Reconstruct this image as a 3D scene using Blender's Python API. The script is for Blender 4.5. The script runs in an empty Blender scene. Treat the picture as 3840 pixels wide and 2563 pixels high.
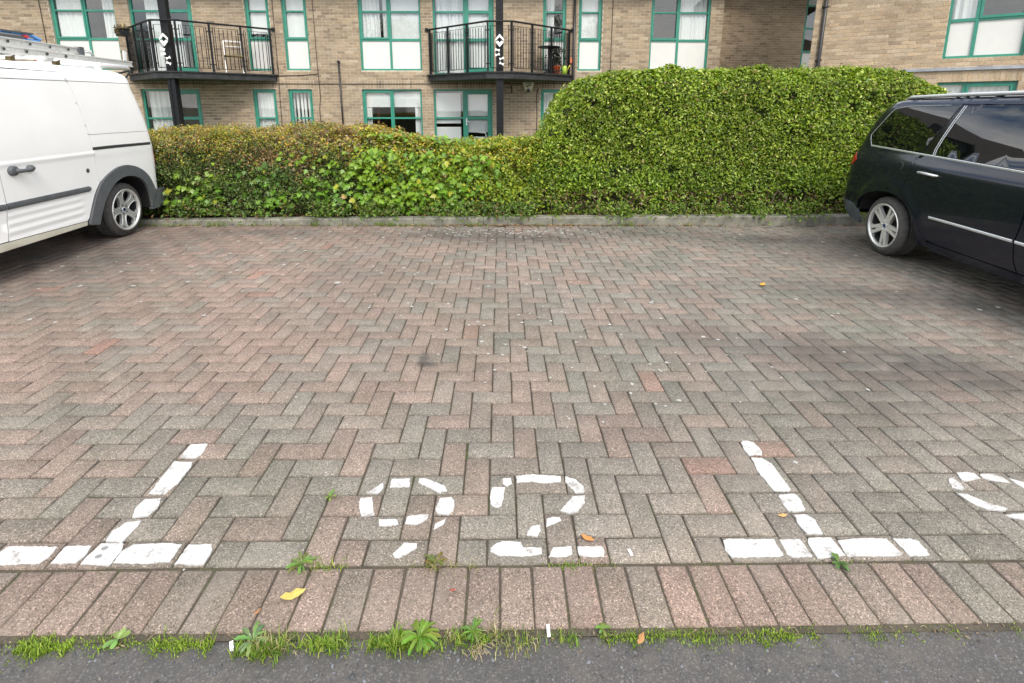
import bpy, bmesh, math, random
import numpy as np
from mathutils import Vector, Matrix
from mathutils.geometry import delaunay_2d_cdt
random.seed(7); rng = np.random.default_rng(7)
PI = math.pi
SC = bpy.context.scene
COL = SC.collection

# ------------------------------------------------------------------ camera, sky, sun, exposure
CAM_LOC = (1.5131, -1.3664, 1.463)
PITCH, YAW, ROLL = 0.2091, 0.0251, 0.0123
def cam_axes():
    f = Vector((math.sin(YAW)*math.cos(PITCH), math.cos(YAW)*math.cos(PITCH), -math.sin(PITCH)))
    r = Vector((math.cos(YAW), -math.sin(YAW), 0)); u = r.cross(f)
    return r*math.cos(ROLL)+u*math.sin(ROLL), -r*math.sin(ROLL)+u*math.cos(ROLL), f
_r, _u, _f = cam_axes()
cd = bpy.data.cameras.new('camera'); cam = bpy.data.objects.new('camera', cd); COL.objects.link(cam)
cam.matrix_world = Matrix(((_r.x, _u.x, -_f.x, CAM_LOC[0]), (_r.y, _u.y, -_f.y, CAM_LOC[1]), (_r.z, _u.z, -_f.z, CAM_LOC[2]), (0, 0, 0, 1)))
cd.sensor_fit = 'HORIZONTAL'; cd.sensor_width = 36.0; cd.lens = 1884.03/3840*36
cd.shift_y = -484.07/3840; cd.clip_start = 0.05; cd.clip_end = 800
SC.camera = cam
def project(P):
    d = Vector(P)-Vector(CAM_LOC); z = d.dot(_f)
    if z < 0.05: return None
    return (1920+1884.03*d.dot(_r)/z, 1281.5-484.07-1884.03*d.dot(_u)/z, z)

SUN_EL, SUN_AZ = math.radians(48), math.radians(164)     # azimuth: direction towards the sun, clockwise from +Y
W = bpy.data.worlds.new('World'); SC.world = W; W.use_nodes = True
nt = W.node_tree; nt.nodes.clear()
out = nt.nodes.new('ShaderNodeOutputWorld'); bg = nt.nodes.new('ShaderNodeBackground'); bg.inputs['Strength'].default_value = 0.12
sky = nt.nodes.new('ShaderNodeTexSky'); sky.sky_type = 'NISHITA'; sky.sun_disc = False
sky.sun_elevation = SUN_EL; sky.sun_rotation = SUN_AZ; sky.dust_density = 1.5; sky.altitude = 50
tc = nt.nodes.new('ShaderNodeTexCoord'); mp = nt.nodes.new('ShaderNodeMapping'); mp.inputs['Scale'].default_value = (1.6, 1.6, 4.0)
no = nt.nodes.new('ShaderNodeTexNoise'); no.inputs['Scale'].default_value = 1.9; no.inputs['Detail'].default_value = 7; no.inputs['Roughness'].default_value = 0.58
cr = nt.nodes.new('ShaderNodeValToRGB'); cr.color_ramp.elements[0].position = 0.36; cr.color_ramp.elements[1].position = 0.56
mx = nt.nodes.new('ShaderNodeMixRGB'); mx.inputs['Color2'].default_value = (9.8, 9.7, 9.55, 1)
nt.links.new(tc.outputs['Generated'], mp.inputs['Vector']); nt.links.new(mp.outputs[0], no.inputs['Vector'])
nt.links.new(no.outputs['Fac'], cr.inputs['Fac']); nt.links.new(cr.outputs['Color'], mx.inputs['Fac'])
nt.links.new(sky.outputs[0], mx.inputs['Color1']); nt.links.new(mx.outputs[0], bg.inputs['Color']); nt.links.new(bg.outputs[0], out.inputs['Surface'])
sl = bpy.data.lights.new('sun', 'SUN'); sl.energy = 1.5; sl.angle = math.radians(24); sl.color = (1.0, 0.93, 0.82)
sun = bpy.data.objects.new('sun', sl); COL.objects.link(sun)
sd = Vector((math.sin(SUN_AZ)*math.cos(SUN_EL), math.cos(SUN_AZ)*math.cos(SUN_EL), math.sin(SUN_EL)))
sun.rotation_euler = sd.to_track_quat('Z', 'Y').to_euler(); sun.location = (0, 0, 30)
SC.view_settings.view_transform = 'Standard'; SC.view_settings.look = 'None'
SC.view_settings.gamma = 1.0; SC.view_settings.use_curve_mapping = False
SC.view_settings.exposure = 1.05
SC.render.engine = 'CYCLES'
SC.cycles.max_bounces = 8; SC.cycles.diffuse_bounces = 4; SC.cycles.glossy_bounces = 4; SC.cycles.transparent_max_bounces = 10
SC.cycles.sample_clamp_indirect = 6; SC.cycles.caustics_reflective = False; SC.cycles.caustics_refractive = False
SC.cycles.use_denoising = True

# ------------------------------------------------------------------ helpers
class MB:
    """collects faces of one mesh"""
    def __init__(s): s.v = []; s.f = []; s.c = []; s.m = []
    def poly(s, pts, col=None, m=0):
        i = len(s.v); s.v += [tuple(p) for p in pts]; s.f.append(tuple(range(i, i+len(pts)))); s.c.append(col); s.m.append(m)
    def box(s, p0, p1, col=None, m=0, skip=''):
        (a, b, c), (d, e, f) = p0, p1
        P = [(a, b, c), (d, b, c), (d, e, c), (a, e, c), (a, b, f), (d, b, f), (d, e, f), (a, e, f)]
        i = len(s.v); s.v += P
        for n, q in (('-z', (0, 3, 2, 1)), ('+z', (4, 5, 6, 7)), ('-y', (0, 1, 5, 4)), ('+x', (1, 2, 6, 5)), ('+y', (2, 3, 7, 6)), ('-x', (3, 0, 4, 7))):
            if n not in skip: s.f.append(tuple(i+k for k in q)); s.c.append(col); s.m.append(m)
    def tube(s, pts, r, n=8, col=None, caps=True, m=0):
        pts = [Vector(p) for p in pts]; i0 = len(s.v); k = len(pts)
        for j, p in enumerate(pts):
            d = (pts[min(j+1, k-1)]-pts[max(j-1, 0)]).normalized()
            a = d.orthogonal().normalized() if j == 0 else (a-d*a.dot(d)).normalized()
            b = d.cross(a); rr = r[j] if isinstance(r, (list, tuple)) else r
            s.v += [tuple(p+(a*math.cos(2*PI*t/n)+b*math.sin(2*PI*t/n))*rr) for t in range(n)]
        for j in range(k-1):
            for t in range(n):
                s.f.append((i0+j*n+t, i0+j*n+(t+1) % n, i0+(j+1)*n+(t+1) % n, i0+(j+1)*n+t)); s.c.append(col); s.m.append(m)
        if caps:
            s.f.append(tuple(i0+t for t in range(n))[::-1]); s.f.append(tuple(i0+(k-1)*n+t for t in range(n))); s.c += [col, col]; s.m += [m, m]
    def bar(s, a, b, w, h, up=(0, 0, 1), col=None):
        """rectangular bar from a to b"""
        a, b = Vector(a), Vector(b); d = (b-a).normalized(); sd_ = d.cross(Vector(up)).normalized(); u_ = sd_.cross(d)
        P = [a+sd_*x*w/2+u_*y*h/2 for x, y in ((-1, -1), (1, -1), (1, 1), (-1, 1))]+[b+sd_*x*w/2+u_*y*h/2 for x, y in ((-1, -1), (1, -1), (1, 1), (-1, 1))]
        i = len(s.v); s.v += [tuple(p) for p in P]
        for q in ((3, 2, 1, 0), (4, 5, 6, 7), (0, 1, 5, 4), (1, 2, 6, 5), (2, 3, 7, 6), (3, 0, 4, 7)):
            s.f.append(tuple(i+k for k in q)); s.c.append(col); s.m.append(0)
    def lathe(s, prof, n=32, axis='x', c=(0, 0, 0), col=None, closed=False, mod=None):
        """prof: list of (along axis, radius)"""
        i0 = len(s.v); k = len(prof)
        for j, (a, r) in enumerate(prof):
            for t in range(n):
                rr = r+(mod(j, t) if mod else 0); x, y = rr*math.cos(2*PI*t/n), rr*math.sin(2*PI*t/n)
                p = {'x': (a, x, y), 'y': (x, a, y), 'z': (x, y, a)}[axis]
                s.v.append((p[0]+c[0], p[1]+c[1], p[2]+c[2]))
        for j in range(k if closed else k-1):
            for t in range(n):
                s.f.append((i0+j*n+t, i0+j*n+(t+1) % n, i0+((j+1) % k)*n+(t+1) % n, i0+((j+1) % k)*n+t)); s.c.append(col); s.m.append(0)
    def mesh(s, name, smooth=False, weld=False):
        me = bpy.data.meshes.new(name); me.from_pydata(s.v, [], s.f)
        if any(c is not None for c in s.c):
            at = me.color_attributes.new('Col', 'FLOAT_COLOR', 'CORNER'); buf = []
            for f, c in zip(s.f, s.c): buf += [*(c or (1, 1, 1)), 1.0]*len(f)
            at.data.foreach_set('color', buf)
        if any(s.m): me.polygons.foreach_set('material_index', s.m)
        if weld:
            bm = bmesh.new(); bm.from_mesh(me); bmesh.ops.remove_doubles(bm, verts=bm.verts, dist=1e-5)
            bmesh.ops.recalc_face_normals(bm, faces=bm.faces); bm.to_mesh(me); bm.free()
        if smooth: me.polygons.foreach_set('use_smooth', [True]*len(me.polygons))
        me.update(); return me
def link(name, me, mat=None, parent=None, kind=None, loc=None, rot=None):
    o = bpy.data.objects.new(name, me); COL.objects.link(o)
    if me is not None and mat is not None:
        for m in (mat if isinstance(mat, (list, tuple)) else [mat]):
            if len(me.materials) < len(mat if isinstance(mat, (list, tuple)) else [mat]): me.materials.append(m)
    if parent is not None: o.parent = parent
    if kind: o['kind'] = kind
    if loc is not None: o.location = loc
    if rot is not None: o.rotation_euler = rot
    return o
def thing(name, label, cat, loc=(0, 0, 0), rot=(0, 0, 0), group=None):
    o = bpy.data.objects.new(name, None); COL.objects.link(o); o.location = loc; o.rotation_euler = rot
    o['label'] = label; o['category'] = cat; o.empty_display_size = 0.1
    if group: o['group'] = group
    return o
def tag(o, label, cat, group=None):
    o['label'] = label; o['category'] = cat
    if group: o['group'] = group
    return o
def np_mesh(name, V, F, C=None, smooth=False):
    """V (n,3) F (m,k) constant k; C (m,3) colour per face"""
    me = bpy.data.meshes.new(name); n, (m, k) = len(V), F.shape
    me.vertices.add(n); me.vertices.foreach_set('co', V.astype(np.float32).ravel())
    me.loops.add(m*k); me.loops.foreach_set('vertex_index', F.astype(np.int32).ravel())
    me.polygons.add(m); me.polygons.foreach_set('loop_start', np.arange(0, m*k, k, dtype=np.int32)); me.polygons.foreach_set('loop_total', np.full(m, k, np.int32))
    if C is not None:
        at = me.color_attributes.new('Col', 'FLOAT_COLOR', 'CORNER')
        at.data.foreach_set('color', np.repeat(np.c_[C, np.ones(m)], k, 0).astype(np.float32).ravel())
    if smooth: me.polygons.foreach_set('use_smooth', np.ones(m, bool))
    me.update(calc_edges=True); me.validate(); return me
def smooth_noise(P, scale, seed=0):
    r = np.random.default_rng(seed); s = np.zeros(len(P))
    for i in range(7):
        k = r.normal(size=P.shape[1]); k /= np.linalg.norm(k); fr = scale*r.uniform(.6, 1.7)
        s += np.sin(P@k*fr*2*PI+r.uniform(0, 6.28))
    return s/3.5

# ------------------------------------------------------------------ materials
class NT:
    def __init__(s, name):
        s.m = bpy.data.materials.new(name); s.m.use_nodes = True; s.t = s.m.node_tree; s.n = s.t.nodes; s.n.clear()
        s.out = s.n.new('ShaderNodeOutputMaterial'); s.p = s.n.new('ShaderNodeBsdfPrincipled'); s.l(s.p.outputs[0], s.out.inputs[0])
    def l(s, a, b): s.t.links.new(a, b)
    def node(s, t, **kw):
        n = s.n.new('ShaderNode'+t)
        for k, v in kw.items():
            if k in n.inputs: n.inputs[k].default_value = v
            else: setattr(n, k, v)
        return n
    def pos(s): return s.node('NewGeometry').outputs['Position']
    def noise(s, scale, detail=2, rough=.5, vec=None, dist=0.0):
        n = s.node('TexNoise', Scale=scale, Detail=detail, Roughness=rough, Distortion=dist); s.l(vec if vec else s.pos(), n.inputs['Vector']); return n.outputs['Fac']
    def ramp(s, fac, stops):
        r = s.node('ValToRGB'); e = r.color_ramp.elements
        while len(e) < len(stops): e.new(.5)
        for i, (p, c) in enumerate(stops): e[i].position = p; e[i].color = (*c, 1) if len(c) == 3 else c
        s.l(fac, r.inputs['Fac']); return r.outputs['Color']
    def mix(s, a, b, fac, mode='MIX'):
        m = s.node('MixRGB', blend_type=mode)
        for v, k in ((fac, 'Fac'), (a, 'Color1'), (b, 'Color2')):
            if hasattr(v, 'is_linked') or hasattr(v, 'links'): s.l(v, m.inputs[k])
            else: m.inputs[k].default_value = v if k == 'Fac' else (*v, 1)
        return m.outputs[0]
    def math(s, op, a, b=0.0, c=None):
        m = s.node('Math', operation=op)
        for i, v in enumerate((a, b) if c is None else (a, b, c)):
            if hasattr(v, 'links'): s.l(v, m.inputs[i])
            else: m.inputs[i].default_value = v
        return m.outputs[0]
    def bump(s, h, strength=.3, dist=.005):
        b = s.node('Bump', Strength=strength, Distance=dist); s.l(h, b.inputs['Height']); s.l(b.outputs[0], s.p.inputs['Normal'])
    def base(s, c):
        if hasattr(c, 'links'): s.l(c, s.p.inputs['Base Color'])
        else: s.p.inputs['Base Color'].default_value = (*c, 1)
    def set(s, **kw):
        for k, v in kw.items(): s.p.inputs[k.replace('_', ' ')].default_value = v
def plain(name, col, rough=.5, metal=0.0, var=.0, scale=8, bump=0, coat=0, spec=None):
    t = NT(name); t.set(Roughness=rough, Metallic=metal)
    if coat: t.set(Coat_Weight=coat, Coat_Roughness=.03)
    if spec is not None: t.p.inputs['Specular IOR Level'].default_value = spec
    if var:
        n = t.noise(scale, 4, .6); t.base(t.ramp(n, [(.3, tuple(c*(1-var) for c in col)), (.7, tuple(min(1, c*(1+var)) for c in col))]))
        if bump: t.bump(n, bump, .01)
    else: t.base(col)
    return t.m
def pick(t, by_object):
    if by_object: return t.node('ObjectInfo').outputs['Color']
    a = t.node('VertexColor'); a.layer_name = 'Col'; return a.outputs['Color']
def mat_paver(by_object):
    t = NT('paving_block'+('_single' if by_object else '')); c = pick(t, by_object)
    # exposed aggregate: pale, dark and pinkish grains
    v = t.node('TexVoronoi', Scale=300.0); t.l(t.pos(), v.inputs['Vector'])
    hs = t.node('SeparateColor'); t.l(v.outputs['Color'], hs.inputs[0])
    g = t.ramp(hs.outputs[0], [(.0, (.48, .46, .45)), (.2, (.77, .75, .74)), (.5, (1, 1, 1)), (.8, (1.16, 1.14, 1.12)), (.94, (1.55, 1.52, 1.47)), (1, (2.3, 2.2, 2.15))])
    c = t.mix(c, g, 1.0, 'MULTIPLY')
    fine = t.noise(520, 2, .7); c = t.mix(c, t.ramp(fine, [(.3, (.78, .78, .78)), (.7, (1.22, 1.22, 1.22))]), .8, 'MULTIPLY')
    mid = t.noise(9, 5, .65); c = t.mix(c, t.ramp(mid, [(.3, (.84, .86, .82)), (.7, (1.13, 1.11, 1.1))]), .9, 'MULTIPLY')
    big = t.noise(.75, 4, .6, dist=.6); c = t.mix(c, t.ramp(big, [(.34, (.8, .86, .82)), (.52, (1, 1, 1)), (.7, (1.16, 1.08, 1.04))]), .75, 'MULTIPLY')
    # oil and tyre stains and other dark patches: shapes of their own, anchored to the ground
    sx = t.node('SeparateXYZ'); wob = t.node('VectorMath', operation='ADD'); t.l(t.pos(), wob.inputs[0])
    nz = t.node('TexNoise', Scale=2.6, Detail=4.0); t.l(t.pos(), nz.inputs['Vector'])
    sc_ = t.node('VectorMath', operation='SCALE'); sc_.inputs['Scale'].default_value = .55; t.l(nz.outputs['Color'], sc_.inputs[0])
    sb = t.node('VectorMath', operation='SUBTRACT'); sb.inputs[1].default_value = (.275, .275, .275); t.l(sc_.outputs[0], sb.inputs[0]); t.l(sb.outputs[0], wob.inputs[1])
    t.l(wob.outputs[0], sx.inputs[0]); tot = None
    for (x, y, rx, ry, a, k) in DARK_PATCHES:
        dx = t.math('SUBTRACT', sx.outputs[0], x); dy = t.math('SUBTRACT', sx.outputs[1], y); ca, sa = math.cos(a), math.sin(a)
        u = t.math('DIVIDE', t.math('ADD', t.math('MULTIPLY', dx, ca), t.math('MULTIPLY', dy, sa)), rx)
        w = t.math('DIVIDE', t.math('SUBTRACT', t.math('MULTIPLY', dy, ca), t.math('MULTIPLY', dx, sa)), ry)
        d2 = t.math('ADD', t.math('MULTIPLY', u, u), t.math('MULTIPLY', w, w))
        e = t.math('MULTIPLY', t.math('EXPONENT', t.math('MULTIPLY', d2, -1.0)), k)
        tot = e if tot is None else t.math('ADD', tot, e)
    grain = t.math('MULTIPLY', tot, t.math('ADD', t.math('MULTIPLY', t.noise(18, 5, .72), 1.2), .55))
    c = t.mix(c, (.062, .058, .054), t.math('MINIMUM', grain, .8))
    dust = t.noise(2.3, 6, .7, dist=.8); c = t.mix(c, (.27, .235, .205), t.ramp(dust, [(.52, (0, 0, 0)), (.74, (.42, .42, .42))]))
    t.base(c); t.set(Roughness=.88); t.p.inputs['Specular IOR Level'].default_value = .25
    h = t.math('ADD', hs.outputs[1], t.math('MULTIPLY', fine, .8)); t.bump(h, .35, .002)
    return t.m
# x, y, radius x, radius y, angle, strength : oil drips, worn wheel tracks, darker patches along kerb and vehicles
DARK_PATCHES = [(3.62, 1.4, .75, .3, -.25, .5), (3.3, .95, .5, .25, -.2, .34), (4.3, 1.15, .6, .25, -.3, .36), (4.75, 2.35, .85, .3, -.35, .5), (5.5, 2.0, .6, .35, -.3, .42), (5.3, 3.6, .9, .6, .1, .6), (4.7, 4.2, .8, .25, .03, .55),
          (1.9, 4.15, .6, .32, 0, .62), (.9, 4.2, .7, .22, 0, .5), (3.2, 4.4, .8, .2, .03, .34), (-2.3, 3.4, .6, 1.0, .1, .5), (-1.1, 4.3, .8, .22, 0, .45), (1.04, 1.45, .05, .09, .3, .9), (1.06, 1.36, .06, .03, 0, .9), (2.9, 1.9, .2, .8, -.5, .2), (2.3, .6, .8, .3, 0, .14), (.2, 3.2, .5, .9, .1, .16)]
def mat_brick(by_object):
    t = NT('facing_brick'+('_single' if by_object else '')); c = pick(t, by_object)
    n = t.noise(38, 5, .7); c = t.mix(c, t.ramp(n, [(.28, (.62, .6, .58)), (.5, (1, 1, 1)), (.72, (1.28, 1.28, 1.3))]), .85, 'MULTIPLY')
    b = t.noise(.9, 5, .62); c = t.mix(c, t.ramp(b, [(.33, (.84, .83, .85)), (.5, (1, 1, 1)), (.68, (1.1, 1.08, 1.04))]), .9, 'MULTIPLY')
    lime = t.noise(1.7, 6, .7, dist=.4); c = t.mix(c, (.5, .48, .44), t.ramp(lime, [(.62, (0, 0, 0)), (.76, (.5, .5, .5))]))
    t.base(c); t.set(Roughness=.9); t.p.inputs['Specular IOR Level'].default_value = .2; t.bump(t.noise(120, 3, .7), .35, .004)
    return t.m
def mat_leaf(name, by_object=False, gloss=.36, trans=.32):
    t = NT(name); c = pick(t, by_object); t.base(c); t.set(Roughness=gloss); t.p.inputs['Specular IOR Level'].default_value = .45
    tr = t.node('BsdfTranslucent'); t.l(t.mix(c, (1.25, 1.3, .7), 1.0, 'MULTIPLY'), tr.inputs['Color'])
    ms = t.node('MixShader'); ms.inputs[0].default_value = trans; t.l(t.p.outputs[0], ms.inputs[1]); t.l(tr.outputs[0], ms.inputs[2]); t.l(ms.outputs[0], t.out.inputs[0])
    return t.m
def mat_glass(name, tint=(.85, .92, .9), refl=1.5, rough=.015, wavy=.0):
    t = NT(name); t.n.remove(t.p)
    g = t.node('BsdfGlossy', Roughness=rough); tr = t.node('BsdfTransparent'); tr.inputs[0].default_value = (*tint, 1); g.inputs[0].default_value = (1, 1, 1, 1)
    fr = t.node('Fresnel'); bf = t.node('NewGeometry').outputs['Backfacing']; t.l(t.math('ADD', t.math('MULTIPLY', bf, 1/refl-refl), refl), fr.inputs['IOR']); ms = t.node('MixShader'); t.l(fr.outputs[0], ms.inputs[0]); t.l(tr.outputs[0], ms.inputs[1]); t.l(g.outputs[0], ms.inputs[2]); t.l(ms.outputs[0], t.out.inputs[0])
    if wavy:
        b = t.node('Bump', Strength=wavy, Distance=.02); t.l(t.noise(1.6, 1, .4), b.inputs['Height']); t.l(b.outputs[0], g.inputs['Normal'])
    return t.m
def mat_asphalt():
    t = NT('asphalt'); v = t.node('TexVoronoi', Scale=240.0); t.l(t.pos(), v.inputs['Vector']); s = t.node('SeparateColor'); t.l(v.outputs['Color'], s.inputs[0])
    c = t.ramp(s.outputs[0], [(0, (.058, .056, .056)), (.5, (.068, .066, .066)), (.85, (.082, .08, .08)), (1, (.13, .125, .125))])
    f = t.noise(420, 3, .7); c = t.mix(c, t.ramp(f, [(.3, (.75, .75, .75)), (.7, (1.28, 1.27, 1.25))]), .9, 'MULTIPLY')
    b = t.noise(5, 5, .65); c = t.mix(c, t.ramp(b, [(.3, (.85, .86, .86)), (.7, (1.14, 1.12, 1.08))]), .9, 'MULTIPLY')
    dust = t.noise(11, 5, .7, dist=.5); c = t.mix(c, (.12, .105, .09), t.ramp(dust, [(.5, (0, 0, 0)), (.75, (.6, .6, .6))]))
    t.base(c); t.set(Roughness=.85); t.bump(t.math('ADD', f, v.outputs['Distance']), .35, .003); return t.m
def mat_joint():
    t = NT('joint_sand'); n = t.noise(6, 5, .65); f = t.noise(140, 3, .7)
    c = t.ramp(n, [(.35, (.045, .038, .028)), (.52, (.075, .062, .046)), (.62, (.055, .058, .026)), (.75, (.065, .085, .03))])
    c = t.mix(c, t.ramp(f, [(.3, (.6, .6, .6)), (.7, (1.5, 1.5, 1.5))]), .8, 'MULTIPLY'); t.base(c); t.set(Roughness=.95); t.bump(f, .6, .004); return t.m
def mat_paint_ground():
    t = NT('marking_paint'); f = t.noise(130, 4, .75); b = t.noise(14, 5, .7)
    c = t.mix((.47, .47, .465), (.33, .32, .31), t.ramp(f, [(.55, (0, 0, 0)), (.75, (.7, .7, .7))])); w = t.math('ADD', t.math('MULTIPLY', b, .6), t.math('MULTIPLY', t.noise(70, 5, .8), .5)); c = t.mix(c, (.21, .19, .175), t.ramp(w, [(.585, (0, 0, 0)), (.67, (.85, .85, .85))]))
    t.base(c); t.set(Roughness=.7); t.bump(f, .3, .002); return t.m
M = {}
M['paver'], M['paver1'] = mat_paver(False), mat_paver(True)
M['brick'], M['brick1'] = mat_brick(False), mat_brick(True)
M['mortar'] = plain('mortar', (.5, .44, .355), .95, var=.2, scale=7, bump=.2)
M['asphalt'], M['joint'], M['paint'] = mat_asphalt(), mat_joint(), mat_paint_ground()
M['green'] = plain('green_frame_paint', (.03, .225, .16), .38, var=.13, scale=5)
M['white_panel'] = plain('white_panel', (.64, .64, .62), .45, var=.04, scale=2.5)
M['glass'] = mat_glass('window_glass', wavy=.05, refl=1.9, tint=(.97, .985, .98))
M['curtain'] = plain('net_curtain', (.6, .62, .62), .9, var=.04, scale=4)
M['blind'] = plain('white_blind', (.62, .65, .65), .6)
M['room'] = plain('room_wall', (.22, .19, .16), .9, var=.3, scale=1.5)
M['black'] = plain('black_painted_steel', (.009, .01, .012), .5, var=.4, scale=14, spec=.25)
M['slab'] = plain('black_painted_concrete', (.02, .021, .023), .7, var=.7, scale=9, bump=.3)
M['soffit'] = plain('soffit_algae', (.05, .085, .035), .85, var=.5, scale=3)
M['white_metal'] = plain('white_metal', (.8, .8, .8), .4)
M['pipe'] = plain('drainpipe', (.02, .019, .02), .4)
M['cable'] = plain('cable', (.045, .032, .026), .7)
M['kerb'] = plain('kerb_concrete', (.19, .187, .155), .92, var=.45, scale=7, bump=.4)
M['soil'] = plain('soil', (.06, .045, .03), .95, var=.5, scale=12, bump=.6)
M['ground'] = plain('rough_ground', (.06, .07, .035), .95, var=.4, scale=.8)
M['roof'] = plain('roof_tile', (.06, .05, .045), .8, var=.3, scale=4)
M['leaf'] = mat_leaf('hedge_leaf'); M['leaf1'] = mat_leaf('sycamore_leaf', True)
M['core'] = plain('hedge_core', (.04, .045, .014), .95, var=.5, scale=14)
M['twig'] = plain('twig', (.13, .095, .065), .9, var=.3, scale=20)
M['grass'] = mat_leaf('grass_blade', gloss=.55, trans=.3)
M['litter'] = mat_leaf('leaf_litter', gloss=.7, trans=.1)
M['chip'] = NT('aggregate_chip'); _t = M['chip']; _t.base(pick(_t, False)); _t.set(Roughness=.6); M['chip'] = _t.m
M['lichen'] = plain('lichen', (.36, .36, .34), .9, var=.25, scale=60)
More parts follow.
